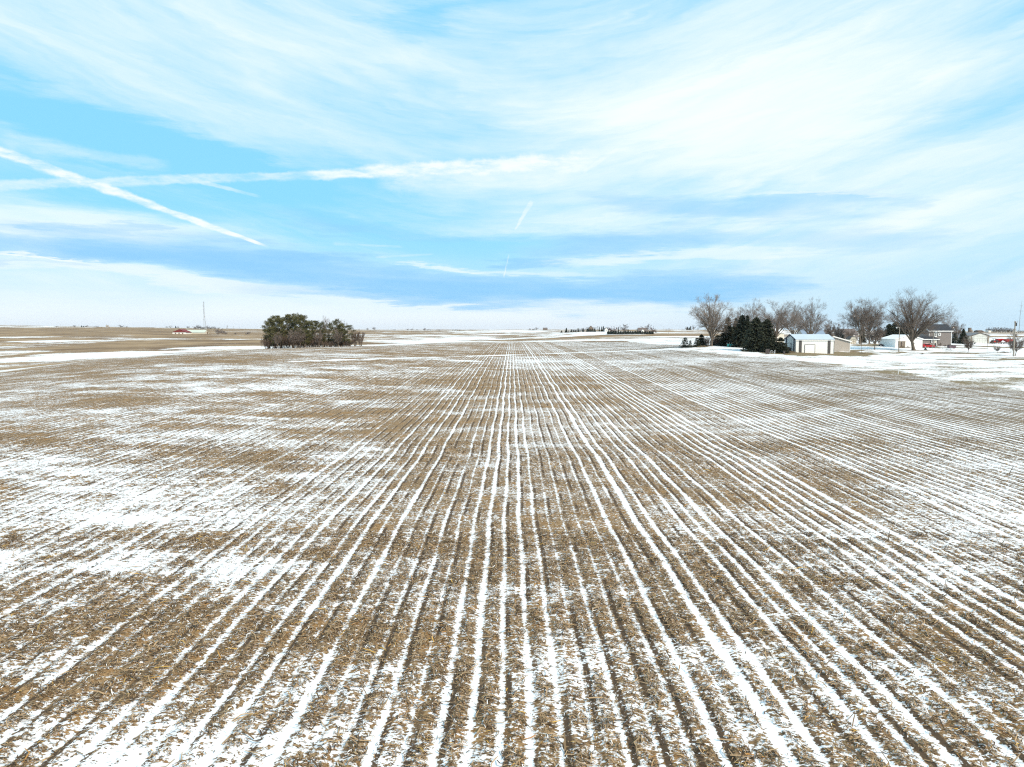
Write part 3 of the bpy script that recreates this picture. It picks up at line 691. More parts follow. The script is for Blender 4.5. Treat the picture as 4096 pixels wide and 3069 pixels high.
def pine(name, seed, H, Wd, limbs=24, puffs=5, per=46, lowest=.12, lean=0.0):
    rng = np.random.default_rng(seed)
    TPn = np.linspace([0, 0, -.2], [lean * H, rng.normal(0, .02) * H, H * .93], 8)[None]; TPn[:, 2:-1, :2] += rng.normal(0, .008 * H, (1, 5, 2))
    TR = np.linspace(H * .02, .04, 8)[None]; parts = [tubes(TPn, TR, 7)]
    u = np.linspace(lowest, .96, limbs) + rng.normal(0, .015, limbs); i = np.clip((u / .93 * 7).astype(int), 0, 6)
    st = TPn[0, i] + (TPn[0, i + 1] - TPn[0, i]) * (u / .93 * 7 - i)[:, None]
    a = np.arange(limbs) * 2.4 + rng.normal(0, .3, limbs); f = np.sqrt(np.clip(1.02 - ((u - .55) / .46) ** 2, .12, 1))
    l = Wd / 2 * f * rng.uniform(.7, 1.1, limbs)
    e = st + np.stack([np.cos(a) * l, np.sin(a) * l, l * rng.uniform(.1, .45, limbs)], 1)
    LP = bez(st, (st + e) / 2 - np.array([0, 0, .04 * H]) * rng.random((limbs, 1)), e, 5)
    parts.append(tubes(LP, (np.linspace(1, .3, 5)[None] * l[:, None] * .028 + .012), 4))
    # dead snags low on the stem
    ns_ = 12; us = rng.uniform(.10, lowest, ns_); ss = np.stack([TPn[0, 0, 0] + lean * H * us, np.zeros(ns_), us * H], 1); a2 = rng.random(ns_) * 6.28; l2 = rng.uniform(.5, 1.6, ns_)
    parts.append(tubes(bez(ss, ss + np.stack([np.cos(a2) * l2 * .5, np.sin(a2) * l2 * .5, l2 * .1], 1), ss + np.stack([np.cos(a2) * l2, np.sin(a2) * l2, -l2 * .1], 1), 3), np.full((ns_, 3), .025), 3))
    t = np.linspace(.45, 1.0, puffs); C0 = np.concatenate([LP[:, [1 + int(v * 3)]] for v in t - .02], 1).reshape(-1, 3)
    C0 = np.concatenate([C0, TPn[0, -1:] + [[0, 0, .05 * H]], TPn[0, -1:]])
    n0 = len(C0); d = rng.normal(size=(n0, per, 3)); d /= np.linalg.norm(d, axis=2, keepdims=True)
    rp = rng.uniform(.075, .125, n0)[:, None, None] * H * .75
    C = C0[:, None] + d * rp * rng.random((n0, per, 1)) ** .4 * np.array([1.1, 1.1, .85])
    dr = d + np.array([0, 0, .55]) + rng.normal(0, .25, d.shape); n = n0 * per
    V, F = flakes(rng, C.reshape(-1, 3), dr.reshape(-1, 3), rng.uniform(.32, .58, n) * H / 12, rng.uniform(.10, .18, n) * H / 12)
    return dict(parts=(('trunk', np_mesh(name + '_trunk', *join(parts), M['bark'], True)), ('crown', np_mesh(name + '_crown', V, F, M['pine_needles']))), H=H, W=Wd)
def shrub(name, seed, H, Wd, mat='brush', stems=22, n=(8, 8), tr=0.014):
    rng = np.random.default_rng(seed)
    a = rng.random(stems) * 6.283; rr_ = np.sqrt(rng.random(stems))
    b = np.stack([np.cos(a) * rr_ * Wd * .12, np.sin(a) * rr_ * Wd * .12, np.full(stems, -.1)], 1)
    e = np.stack([np.cos(a) * rr_ * Wd * .48, np.sin(a) * rr_ * Wd * .48, H * rng.uniform(.65, 1.0, stems) * (1 - .25 * rr_)], 1)
    P = bez(b, (b + e) / 2 + np.array([0, 0, H * .12]), e, 6); Rd = np.linspace(1, .3, 6)[None].repeat(stems, 0) * H * .011
    B1, R1 = sprout(rng, P, Rd, n[0], .15, .97, H * .32, .55, .3, 4, .6, tr)
    B2, R2 = sprout(rng, B1, R1, n[1], .15, .97, H * .14, .6, .2, 2, .6, tr)
    return dict(parts=(('stems', np_mesh(name + '_stems', *join([tubes(P, Rd, 4)]), M['bark'], True)), ('branches', np_mesh(name + '_twigs', *join([tubes(B1, R1, 3), tubes(B2, np.maximum(R2, tr), 3)]), M[mat]))), H=H, W=Wd)

PROTO = {
    'vase': bare_tree('vase', 3, 16.5, 13, .14, 24, (10, 7, 7), .28, 'grey_twigs', .0115, .020, .56, 1, .5, 1.8),
    'spread': bare_tree('spread', 8, 20, 20, .17, 25, (11, 7, 7), .28, 'twigs', .0108, .027, .58, 1, .5, 1.75),
    'round': bare_tree('round', 14, 15, 13, .20, 20, (9, 7, 7), .25, 'twigs', .0108, .017, .58, 1, .45, 1.75),
    'arch': bare_tree('arch', 21, 16, 15, .24, 21, (10, 7, 7), .28, 'twigs', .0108, .018, .58, 1, .6, 1.7),
    'oval': bare_tree('oval', 25, 6, 4.4, .22, 14, (9, 7, 7), .2, 'twigs', .0108, .018, .55, 1, .2),
    'sapling': bare_tree('sapling', 28, 6, 2.2, .30, 6, (5, 4, 3), .2, 'twigs', .009, .011, .6, 1, .1),
    'far_bare': bare_tree('far_bare', 33, 14, 14, .2, 12, (7, 7, 5), .2, 'far_twigs', .034, .022, .56, 1, .5, 1.75),
    'far_bare_b': bare_tree('far_bare_b', 36, 12, 15, .14, 12, (7, 7, 5), .2, 'far_twigs', .034, .022, .52, 1, .5, 1.8),
    'far_red': bare_tree('far_red', 39, 12, 15, .1, 9, (7, 7, 6), .15, 'reddish_twigs', .05, .022, .5, 2, .4, 1.75),
    'spruce_a': spruce('spruce_a', 2, 12, 6.2), 'spruce_b': spruce('spruce_b', 5, 11, 7.2, 280, 18, .95, 'spruce_needles', .01, .75, .35),
    'spruce_c': spruce('spruce_c', 9, 10.5, 7.6, 320, 18, .95, 'spruce_needles', .0, .7, .38),
    'little_spruce': spruce('little_spruce', 12, 3.4, 2.9, 110, 10, 1.35, 'spruce_needles', .01, .75, .2),
    'far_spruce': spruce('far_spruce', 15, 8, 5, 90, 7, 2.4, 'spruce_needles', .01, .8, .1),
    'cedar': spruce('cedar', 18, 4.5, 3.4, 110, 8, 2.4, 'cedar_needles', .0, .5, .75),
    'pine_a': pine('pine_a', 4, 12.5, 7.2), 'pine_b': pine('pine_b', 7, 12, 6.4, 22, 5, 46, .22), 'pine_c': pine('pine_c', 10, 11, 7.0, 20, 4, 44, .2, .07), 'pine_thin': pine('pine_thin', 13, 10.5, 4.6, 17, 4, 38, .26, -.03),
    'far_pine': pine('far_pine', 16, 10, 9, 14, 4, 26, .12),
    'shrub': shrub('shrub', 19, 3.6, 4.2), 'tall_shrub': shrub('tall_shrub', 22, 6, 5.4, 'brush', 18, (9, 8)), 'house_shrub': shrub('house_shrub', 26, 1.4, 2.2, 'brush', 18, (6, 6), .012),
    'far_shrub': shrub('far_shrub', 29, 4, 6, 'far_twigs', 14, (6, 5), .06),
}
def grow(kind, name, label, cat, px, Y, top, wpx, group=None, rz=None, sink=0.0):
    """A tree whose foot stands at distance Y in direction px; top and width as seen in the photograph."""
    pr = PROTO[kind]; x = wx_at(px, Y); z = tzz(x, Y)
    h = pz(top, Y) - z; w = wpx / FPX * Y
    o = empty(name, (x, Y, z - sink), label, cat, group, (px * 0.37 + Y * 1.3) % 6.283 if rz is None else rz)
    w *= 1.38 if 'spruce' in kind else 1.22 if kind.startswith('pine') else 1.0
    o.scale = (w / pr['W'], w / pr['W'], h / pr['H'])
    for nme, me in pr['parts']: link(nme, me, o)
    return o
BT, SP, PT, SH = 'bare_tree', 'spruce_tree', 'pine_tree', 'shrub'
# farmstead trees, left to right
grow('vase', BT, 'tall bare vase shaped tree standing alone left of the dark spruces', 'tree', 2848, 243, 1186, 158, None, .4)
grow('round', BT, 'pale bare tree rising behind the notch between the dark spruces', 'tree', 3010, 290, 1214, 120)
grow('round', BT, 'short bare tree showing just over the leftmost tall spruces', 'tree', 2957, 292, 1243, 50)
grow('arch', BT, 'big bare spreading tree right behind the broad dark spruces', 'tree', 3110, 250, 1210, 190, None, 2.2)
grow('round', BT, 'bare round headed tree behind the roof of the white striped shed', 'tree', 3243, 266, 1213, 132, None, 1.0)
grow('round', BT, 'thin bare tree between the big spreading tree and the one behind the shed roof', 'tree', 3176, 300, 1222, 120)
grow('arch', BT, 'bare fan shaped tree above the small gambrel shed', 'tree', 3440, 285, 1200, 150, None, .8)
grow('arch', BT, 'bare tree with dark ivied trunk just right of the fan shaped one', 'tree', 3479, 288, 1204, 140, None, 3.4)
grow('spread', BT, 'giant forked bare shade tree in front of the grey house', 'tree', 3657, 245, 1164, 240, None, 5.2)
grow('round', BT, 'bare reddish tree top showing behind the grey house roof', 'tree', 3790, 330, 1272, 70)
grow('round', BT, 'bare tree growing at the right corner of the grey house', 'tree', 3824, 335, 1282, 56)
grow('oval', BT, 'bushy low forked bare tree between the tan building and the yard light', 'tree', 3500, 247, 1288, 84)
grow('oval', BT, 'bare tree of medium height right behind the shed roof end', 'tree', 3318, 290, 1285, 40)
grow('oval', BT, 'low twiggy bare tree left of the gambrel shed', 'tree', 3352, 300, 1296, 46)
grow('sapling', BT, 'thin bare sapling on a dark mulch ring before the tan building', 'tree', 3447, 226, 1300, 26)
grow('oval', BT, 'young round bare tree standing on the lawn before the pale pole barn', 'tree', 3874, 224, 1344, 42)
grow('sapling', BT, 'tall thin bare sapling before the right post of the pale pole barn', 'tree', 3951, 240, 1308, 16)
grow('sapling', BT, 'little bare sapling on the snow below the red hopper wagon', 'tree', 3979, 228, 1366, 12)
grow('oval', BT, 'tiny low forked bare tree right of the little sapling', 'tree', 3993, 231, 1386, 22)
grow('oval', BT, 'wide bushy bare tree behind the utility pole at the right edge', 'tree', 4064, 194, 1338, 66)
grow('sapling', BT, 'dark dense young tree just left of the utility pole', 'tree', 4047, 226, 1352, 22)
for k, x, y in ((0, 3700, 1281), (1, 3736, 1287)): grow('round', BT, ('bare crown fading behind the giant shade tree on the left side of the grey roof', 'bare crown fading behind the middle of the grey house roof')[k], 'tree', x, 345, y, 62)
# conifers
grow('spruce_a', SP, 'tall dark spruce, leftmost of the big ones', 'tree', 2911, 245, 1268, 60)
grow('spruce_a', SP, 'narrow spruce tip behind the two leftmost tall spruces', 'tree', 2942, 252, 1272, 44)
grow('spruce_a', SP, 'tallest dark spruce, over the teal fence', 'tree', 2968, 238, 1259, 74)
grow('spruce_a', SP, 'spruce with a second tip right of the tallest one', 'tree', 2988, 236, 1262, 56)
grow('spruce_c', SP, 'broad dark spruce nearest the snow, left of the broad pair', 'tree', 3024, 214, 1270, 80)
grow('spruce_c', SP, 'broad dark spruce, right of the broad pair', 'tree', 3066, 217, 1277, 74)
grow('spruce_b', SP, 'small spruce in front of the broad dark pair', 'tree', 3090, 209, 1346, 52)
grow('spruce_b', SP, 'small pyramid spruce beside the striped shed', 'tree', 3123, 208, 1350, 54)
grow('little_spruce', SP, 'low dark spruce standing at the left end of the farm trees', 'tree', 2741, 244, 1349, 36)
grow('little_spruce', SP, 'lowest spruce, tucked against the right of the low dark one', 'tree', 2762, 242, 1362, 19)
grow('little_spruce', SP, 'small leaning spruce left of the big vase tree', 'tree', 2788, 243, 1351, 30)
grow('spruce_b', SP, 'dense dark spruce close left of the big vase tree', 'tree', 2806, 247, 1338, 36)
grow('spruce_b', SP, 'dark spruce hidden low behind the vase tree trunk', 'tree', 2872, 252, 1341, 46)
grow('shrub', SH, 'brown brush growing round the foot of the big vase tree', 'shrub', 2835, 245, 1346, 46)
grow('shrub', SH, 'brown brush between the vase tree and the tall spruces', 'shrub', 2868, 246, 1352, 36)
for k, (x, y0, w) in enumerate(((3556, 1296, 50), (3584, 1287, 56), (3618, 1291, 50))):
    grow('pine_c' if k == 9 else 'spruce_c', SP, ('dark evergreen left of the yard light, behind the snowy garage', 'tallest dark evergreen behind the snowy garage roof', 'dark evergreen between the garage roof and the giant tree')[k], 'tree', x, 312, y0, w)
grow('spruce_a', SP, 'dark narrow spruce behind the fan shaped bare tree', 'tree', 3450, 300, 1289, 22)
grow('spruce_a', SP, 'dark spruce standing right of the grey house', 'tree', 3853, 318, 1315, 32)
grow('little_spruce', SP, 'lower spruce between the grey house and the dark one', 'tree', 3819, 322, 1332, 26)
grow('little_spruce', SP, 'low dark evergreen behind the gambrel shed', 'tree', 3372, 296, 1338, 22)
grow('tall_shrub', SH, 'brown bush behind the forked tree left of the snowy garage', 'shrub', 3520, 290, 1318, 44)
grow('tall_shrub', SH, 'grey brown bush behind the tan building', 'shrub', 3396, 315, 1320, 46)
grow('house_shrub', SH, 'round brown shrub by the house door', 'shrub', 3761, 276, 1372, 17)
grow('house_shrub', SH, 'low brown shrub at the right corner of the house', 'shrub', 3801, 275, 1376, 14)
grow('house_shrub', SH, 'low dark shrub under the blank front wall of the house', 'shrub', 3782, 276, 1379, 12)
# the grove on the field's crest
GR = 'pines of the grove on the crest'
for x, Y, top, w, k, lb in ((1078, 290, 1275, 56, 'pine_a', 'leftmost pine of the field grove, needles down its outer side'), (1100, 297, 1264, 58, 'pine_a', 'second pine from the grove\'s left end'), (1122, 290, 1270, 50, 'pine_b', 'pine with brown lower limbs left of the grove\'s middle'),
                            (1147, 294, 1259, 56, 'pine_a', 'broad dark pine before the grove\'s first notch'), (1168, 300, 1268, 46, 'pine_b', 'pine in the dip left of the tallest grove pine'), (1190, 292, 1256, 56, 'pine_b', 'tallest pine of the grove, a little left of its middle'),
                            (1212, 296, 1262, 50, 'pine_a', 'pine right beside the tallest of the grove'), (1238, 291, 1283, 50, 'pine_b', 'lower dark pine right of the grove\'s tall ones'), (1262, 296, 1284, 44, 'pine_a', 'pine next to the gap in the grove'),
                            (1292, 290, 1290, 36, 'pine_thin', 'thin scraggly pine standing in the grove\'s gap'), (1318, 296, 1294, 34, 'pine_thin', 'slim pine right of the grove\'s gap'), (1342, 289, 1280, 44, 'pine_thin', 'thin pine with tufted top in the right half of the grove'),
                            (1364, 294, 1294, 42, 'pine_b', 'pine with pale limbs near the grove\'s right end'), (1384, 288, 1302, 58, 'pine_c', 'rightmost pine of the grove, low boughs reaching right'), (1220, 287, 1322, 44, 'pine_c', 'young yellow green pine at the front of the grove'),
                            (1088, 287, 1308, 40, 'pine_c', 'low pine hanging over the grove\'s left edge')):
    grow(k, PT, lb, 'tree', x, Y, top, w, GR)
for x, Y, top, w, k, lb in ((1298, 303, 1276, 52, 'round', 'bare treetop standing above the gap in the grove'), (1368, 303, 1292, 54, 'round', 'bare treetop behind the grove\'s right end'), (1110, 284, 1331, 34, 'oval', 'small pale bare tree at the front left of the grove'),
                            (1170, 284, 1322, 40, 'oval', 'bare tree with white stem at the front of the grove'), (1198, 285, 1316, 44, 'oval', 'bare forked tree before the tallest pine of the grove'), (1420, 288, 1322, 40, 'tall_shrub', 'bare many stemmed tree at the grove\'s right end'),
                            (1442, 287, 1326, 42, 'tall_shrub', 'outermost bare many stemmed tree right of the grove'), (1274, 287, 1322, 36, 'oval', 'thin bare tree under the grove\'s gap'), (1352, 286, 1322, 40, 'oval', 'thin bare tree between the grove\'s right pines'),
                            (1046, 286, 1372, 8, 'sapling', 'tiny lone bare sapling off the grove\'s left end')):
    grow(k, BT if k != 'tall_shrub' else 'shrub', lb, 'tree' if k != 'tall_shrub' else 'shrub', x, Y, top, w)
for j, x in enumerate((1066, 1092, 1118, 1142, 1166, 1190, 1214, 1240, 1264, 1290, 1314, 1340, 1364, 1388)):
    grow('shrub', SH, 'brown leafless undergrowth bush at the foot of the field grove', 'shrub', x, 286 + (j * 7 % 5) * 2.2, (1352, 1340, 1346, 1338, 1352, 1348, 1342, 1352, 1356, 1360, 1366, 1362, 1366, 1368)[j], 44, 'undergrowth bushes of the field grove')
    grow('tall_shrub', SH, 'tall brown leafless thicket bush among the trunks of the field grove', 'shrub', x + 9, 295 + (j * 5 % 4) * 2, (1336, 1330, 1328, 1326, 1330, 1326, 1330, 1334, 1344, 1350, 1352, 1348, 1352, 1356)[j], 48, 'thicket bushes of the field grove')

# ------------------------------------------------------------------ buildings
def win(root, x, y, z, w, h, frame='white_paint', fw=.12, bars=(1,), shutters=False, axis='x'):
    """Window on a wall facing -Y (axis x) or -X (axis y): frame part with its pane as sub-part."""
    f = MB(); p = MB()
    def bx(m, a0, a1, z0, z1, d0, d1):
        if axis == 'x': m.box(a0, a1, y - d1, y - d0, z0, z1)
        else: m.box(x - d1, x - d0, a0, a1, z0, z1)
    c = x if axis == 'x' else y
    bx(f, c, c + fw, z, z + h, 0, .07); bx(f, c + w - fw, c + w, z, z + h, 0, .07); bx(f, c + fw, c + w - fw, z, z + fw, 0, .07); bx(f, c + fw, c + w - fw, z + h - fw, z + h, 0, .07)
    for k in range(len(bars)): bx(f, c + fw, c + w - fw, z + h * .5 - .03, z + h * .5 + .03, 0, .06)
    o = f.obj('window', M[frame], root)
    bx(p, c + fw * .5, c + w - fw * .5, z + fw * .5, z + h - fw * .5, .005, .035); p.obj('pane', M['glass'], o)
    if shutters:
        for a in (c - .42, c + w + .06):
            s = MB(); bx(s, a, a + .36, z, z + h, 0, .05); s.obj('shutter', M['dark_shutter'], root)
    return o
def barn(name, label, cat, px0, px1, Y, d, eave, ridge, axis, wall, roof, over=.35, trim=None, group=None, base=None):
    """Gabled building: front wall along X at distance Y from px0 to px1; ridge along 'x' or 'y'."""
    x0, x1 = wx_at(px0, Y), wx_at(px1, Y); w = x1 - x0
    z = min(tzz(x0, Y), tzz(x1, Y), tzz(x0, Y + d), tzz(x1, Y + d)) if base is None else base
    o = empty(name, (x0, Y, z), label, cat, group)
    L, S_ = (w, d) if axis == 'x' else (d, w)
    e, r = eave, ridge; sl = (r - e) / (S_ / 2); t = .14
    MB().prism([(0, -.4), (S_, -.4), (S_, e - .02), (S_ / 2, r - .02), (0, e - .02)], axis, 0, L).obj('wall', M[wall], o)
    MB().prism([(-over, e - over * sl), (S_ / 2, r), (S_ + over, e - over * sl), (S_ + over, e - over * sl + t), (S_ / 2, r + t), (-over, e - over * sl + t)], axis, -over, L + over).obj('roof', M[roof], o)
    if trim:
        ends = (-over - .03, L + over + .03)
        for v in ends:
            MB().prism([(-over - .02, e - over * sl - .16), (S_ / 2, r - .16), (S_ + over + .02, e - over * sl - .16), (S_ + over + .02, e - over * sl + t + .03), (S_ / 2, r + t + .03), (-over - .02, e - over * sl + t + .03)], axis, v - .03, v + .03).obj('rake_trim', M[trim], o)
    return o, w
# white machine shed with charcoal bands
o, w = barn('machine_shed', 'white metal shed with two charcoal bands and a white overhead door', 'shed', 3184, 3337, 212, 8.6, 4.3, 5.75, 'x', 'white_siding', 'pale_roof', .18, 'navy_trim')
for a in (.083, .835): MB().box(w * a, w * (a + .075), -.05, -.003, .05, 4.18).obj('siding_band', M['charcoal_panel'], o)
f = MB(); dx0, dx1, dh = w * .242, w * .498, 2.72
f.box(dx0 - .12, dx0, -.09, -.003, 0, dh + .12); f.box(dx1, dx1 + .12, -.09, -.003, 0, dh + .12); f.box(dx0, dx1, -.09, -.003, dh, dh + .12); f.obj('door_frame', M['charcoal_panel'], o)
d = MB().box(dx0, dx1, -.035, -.003, -.1, dh).obj('garage_door', M['white_paint'], o)
for k in range(4): MB().box(dx0 + .02, dx1 - .02, -.06, -.036, dh * k / 4 + .02, dh * (k + 1) / 4 - .015).obj('door_panel', M['white_paint'], d)
for a, b in ((.10, .20), (.78, .88)): MB().box(-.05, -.003, 8.6 * a, 8.6 * b, .05, 4.2 + 1.55 * min(1, min(a, 1 - b) * 2)).obj('gable_band', M['navy_trim'], o)
for x in (-.06, w - .02): MB().box(x, x + .08, -.08, -.004, -.1, 4.1).obj('corner_trim', M['charcoal_panel'], o)
MB().box(-.2, w + .2, -.30, -.19, 4.02, 4.14).obj('gutter', M['white_paint'], o)
MB().box(-.1, w + .1, -.10, .0, -.3, .10).obj('footing', M['concrete'], o)
# tan garage behind it
o, w = barn('tan_garage', 'tan gable ended building with white eaves half hidden behind the striped shed', 'garage', 3268, 3402, 234, 8, 3.4, 4.95, 'y', 'tan_siding', 'grey_roof', .35, 'white_paint')
MB().box(w - .14, w + .03, -.05, -.002, 0, 3.2).obj('corner_trim', M['white_paint'], o); MB().box(w - .1, w + 3.0, -.4, 1.2, -.2, .06).obj('door_slab', M['brown_wood'], o)
# gambrel garden shed
Y = 286; x0, x1 = wx_at(3402, Y), wx_at(3427, Y); w = x1 - x0; z = tzz(x0, Y); o = empty('gambrel_shed', (x0, Y, z), 'small cream gambrel roofed garden shed with brown door braces', 'garden shed')
gp = [(0, 2.0), (.28, 2.65), (w / 2, 3.05), (w - .28, 2.65), (w, 2.0)]
MB().prism([(0, -.3), (w, -.3)] + gp[::-1], 'y', 0, 3.6).obj('wall', M['cream'], o)
ro = [(-.14, 1.9), (.22, 2.72), (w / 2, 3.16), (w - .22, 2.72), (w + .14, 1.9)]; ri = [(w + .05, 1.9), (w - .3, 2.66), (w / 2, 3.07), (.3, 2.66), (-.05, 1.9)]
MB().prism(ro + ri, 'y', -.12, 3.72).obj('roof', M['brown_roof'], o)
d = MB().box(w * .2, w * .8, -.04, -.002, .05, 1.85).obj('door', M['cream'], o)
b = MB()
for a in (.2, .48, .76): b.box(w * a, w * a + .09, -.08, -.041, .05, 1.85)
for h_ in (.06, .9, 1.78): b.box(w * .2 + .091, w * .76 - .001, -.078, -.041, h_, h_ + .08)
b.obj('door_brace', M['brown_wood'], d)
# snowy white garage with the blue shaded side
o, w = barn('white_garage', 'white garage with snow covered roof and grey plank double doors', 'garage', 3583, 3691, 262, 11, 3.25, 4.75, 'y', 'white_siding', 'snow', .25, 'white_paint')
for k in range(8):
    if k != 3: MB().box(1.0 + k * .33, 1.0 + k * .33 + .30, -.07, -.003, .05, 2.5 - .02 * (k % 3)).obj('door_plank', M['grey_wood'], o)
MB().box(1.0 + 3 * .33, 1.3 + 3 * .33, -.05, -.003, .05, 2.45).obj('door_gap', M['dark_wood'], o)
win(o, 6.6, 0, 1.5, .5, .4, 'white_paint', .06, ())
# two storey house
Y = 281; x0, x1 = wx_at(3715.6, Y), wx_at(3806, Y); w = x1 - x0; z = tzz((x0 + x1) / 2, Y) - .05; d_ = 7.4
o = empty('farmhouse', (x0, Y, z), 'two storey grey brown house with dark gable roof and white framed windows', 'house')
e, r = 6.2, 8.55
MB().prism([(0, -.4), (d_, -.4), (d_, e - .02), (d_ / 2, r - .02), (0, e - .02)], 'x', 0, w).obj('wall', M['house_siding'], o)
sl = (r - e) / (d_ / 2); ov = .4
MB().prism([(-ov, e - ov * sl), (d_ / 2, r), (d_ + ov, e - ov * sl), (d_ + ov, e - ov * sl + .16), (d_ / 2, r + .16), (-ov, e - ov * sl + .16)], 'x', -.4, w + .4).obj('roof', M['shingles'], o)
MB().box(-.4, w + .4, -ov - .09, -ov - .01, e - ov * sl - .16, e - ov * sl + .14).obj('fascia', M['white_paint'], o)
MB().box(w - .14, w + .03, -.06, -.002, 0, e - .3).obj('corner_board', M['white_paint'], o)
MB().box(.02, .16, -.06, -.002, 3.6, e - .3).obj('corner_board', M['white_paint'], o)
for v in (-.43,): MB().prism([(-ov, e - ov * sl - .12), (d_ / 2, r - .12), (d_ + ov, e - ov * sl - .12), (d_ + ov, e - ov * sl + .2), (d_ / 2, r + .2), (-ov, e - ov * sl + .2)], 'x', v - .03, v + .02).obj('rake_trim', M['white_paint'], o)
win(o, 2.2, 0, 3.72, 1.0, 2.0, 'white_paint', .24); win(o, 3.72, 0, 4.15, .95, 1.1, 'white_paint', .20)
MB().box(3.25, 3.55, -.05, -.002, 3.75, 5.7).obj('shutter', M['dark_shutter'], o); MB().box(1.85, 2.13, -.05, -.002, 3.75, 5.7).obj('shutter', M['dark_shutter'], o)
# one storey lean-to in front of its left half
lx0, lx1 = wx_at(3691, Y - 2.6) - x0, wx_at(3755, Y - 2.6) - x0
MB().box(lx0, lx1 - .4, -2.6, -.004, -.4, 2.75).obj('lean_to', M['house_siding'], o)
MB().add([(lx0 - .3, -2.95, 2.68), (lx1 + .3, -2.95, 2.68), (lx1 - .9, -.01, 3.75), (lx0 + .5, -.01, 3.75), (lx0 - .3, -2.95, 2.82), (lx1 + .3, -2.95, 2.82), (lx1 - .9, -.01, 3.9), (lx0 + .5, -.01, 3.9)],
         [(3, 2, 1, 0), (4, 5, 6, 7), (0, 1, 5, 4), (1, 2, 6, 5), (2, 3, 7, 6), (3, 0, 4, 7)]).obj('porch_roof', M['shingles'], o)
MB().box(lx0 - .3, lx1 + .3, -3.04, -2.96, 2.56, 2.84).obj('porch_fascia', M['white_paint'], o)
win(o, lx0 + 3.35, -2.6, 1.35, .68, 1.05, 'white_paint', .13); MB().box(lx0 + 2.98, lx0 + 3.26, -2.65, -2.602, 1.35, 2.4).obj('shutter', M['dark_shutter'], o)
dr = MB().box(lx0 + 4.58, lx0 + 5.4, -2.66, -2.602, .12, 2.35).obj('door', M['dark_wood'], o); MB().box(lx0 + 4.66, lx0 + 5.32, -2.70, -2.665, 1.25, 2.25).obj('door_light', M['cream'], dr); MB().tube([(lx0 + 5.3, -2.70, 1.1), (lx0 + 5.3, -2.75, 1.1)], .04).obj('handle', M['steel'], dr)
f = MB(); f.box(lx0 + 4.46, lx0 + 4.57, -2.68, -2.602, .1, 2.46); f.box(lx0 + 5.41, lx0 + 5.52, -2.68, -2.602, .1, 2.46); f.box(lx0 + 4.57, lx0 + 5.41, -2.68, -2.602, 2.36, 2.46); f.obj('door_frame', M['white_paint'], o)
win(o, lx1 + .05, 0, 1.3, .9, 1.15, 'white_paint', .16, (1,), True)
MB().box(lx0 + 4.3, lx0 + 5.7, -3.5, -2.61, -.3, .1).obj('door_step', M['concrete'], o)
MB().box(w * .60, w * .60 + .6, d_ * .5 - .3, d_ * .5 + .3, r - .2, r + .75).obj('vent_stack', M['grey_roof'], o) if False else None
# pale pole barn with the gridded door
o, w = barn('pole_barn', 'pale pole barn with a big gridded sliding door', 'barn', 3882, 3958, 380, 30, 4.0, 5.65, 'y', 'cream', 'grey_roof', .2, 'charcoal_panel')
for x in (.28, w - 1.05): MB().box(x, x + .55, -.12, -.003, -.1, 3.9).obj('door_post', M['grey_wood'], o)
nx, nz, a0, a1 = 6, 3, .86, w - 1.08
dr = MB().prism([(a0, 0), (a1, 0), (a1, 4.0), (w / 2, 5.3), (a0, 4.0)], 'y', -.05, -.003).obj('sliding_door', M['grey_wood'], o)
for i in range(nx):
    for k in range(nz):
        MB().box(a0 + (a1 - a0) * i / nx + .03, a0 + (a1 - a0) * (i + 1) / nx - .03, -.09, -.051, .06 + 3.85 * k / nz, .06 + 3.85 * (k + 1) / nz - .07).obj('panel', M['door_panel'], dr)
MB().prism([(a0 + .3, 4.02), (a1 - .3, 4.02), (w / 2 + .25, 5.05), (w / 2 - .25, 5.05)], 'y', -.085, -.051).obj('panel', M['door_panel'], dr)
MB().box(-2.2, -.02, 2, 28, -.3, 3.0).obj('lean_to', M['brown_wood'], o); MB().add([(-2.5, 1.8, 2.95), (-.2, 1.8, 3.75), (-.2, 28.2, 3.75), (-2.5, 28.2, 2.95), (-2.5, 1.8, 3.08), (-.2, 1.8, 3.9), (-.2, 28.2, 3.9), (-2.5, 28.2, 3.08)], [(3, 2, 1, 0), (4, 5, 6, 7), (0, 1, 5, 4), (1, 2, 6, 5), (2, 3, 7, 6), (3, 0, 4, 7)]).obj('lean_to_roof', M['grey_roof'], o)
# buildings glimpsed behind the farm trees
for a in ((('village_house', 'white house glimpsed between the big spreading tree\'s trunks', 'house', 3092, 3136, 330, 8, 4.6, 6.6, 'x', 'cream', 'snow')), ('village_house', 'low house with bluish roof behind the shed roof and the bare trees', 'house', 3212, 3300, 400, 9, 3.0, 6.0, 'x', 'tan_siding', 'blue_roof'),
          ('village_house', 'dark roofed house behind the gambrel shed', 'house', 3374, 3432, 340, 9, 3.2, 5.6, 'x', 'house_siding', 'brown_roof'), ('village_house', 'brown roofed house far behind the shed roof end', 'house', 3268, 3326, 430, 9, 3.0, 5.2, 'x', 'brown_wood', 'brown_roof')):
    o, w = barn(*a)
    for k in range(2): win(o, w * (.2 + .42 * k), 0, 1.3, 1.1, 1.2, 'white_paint', .14)

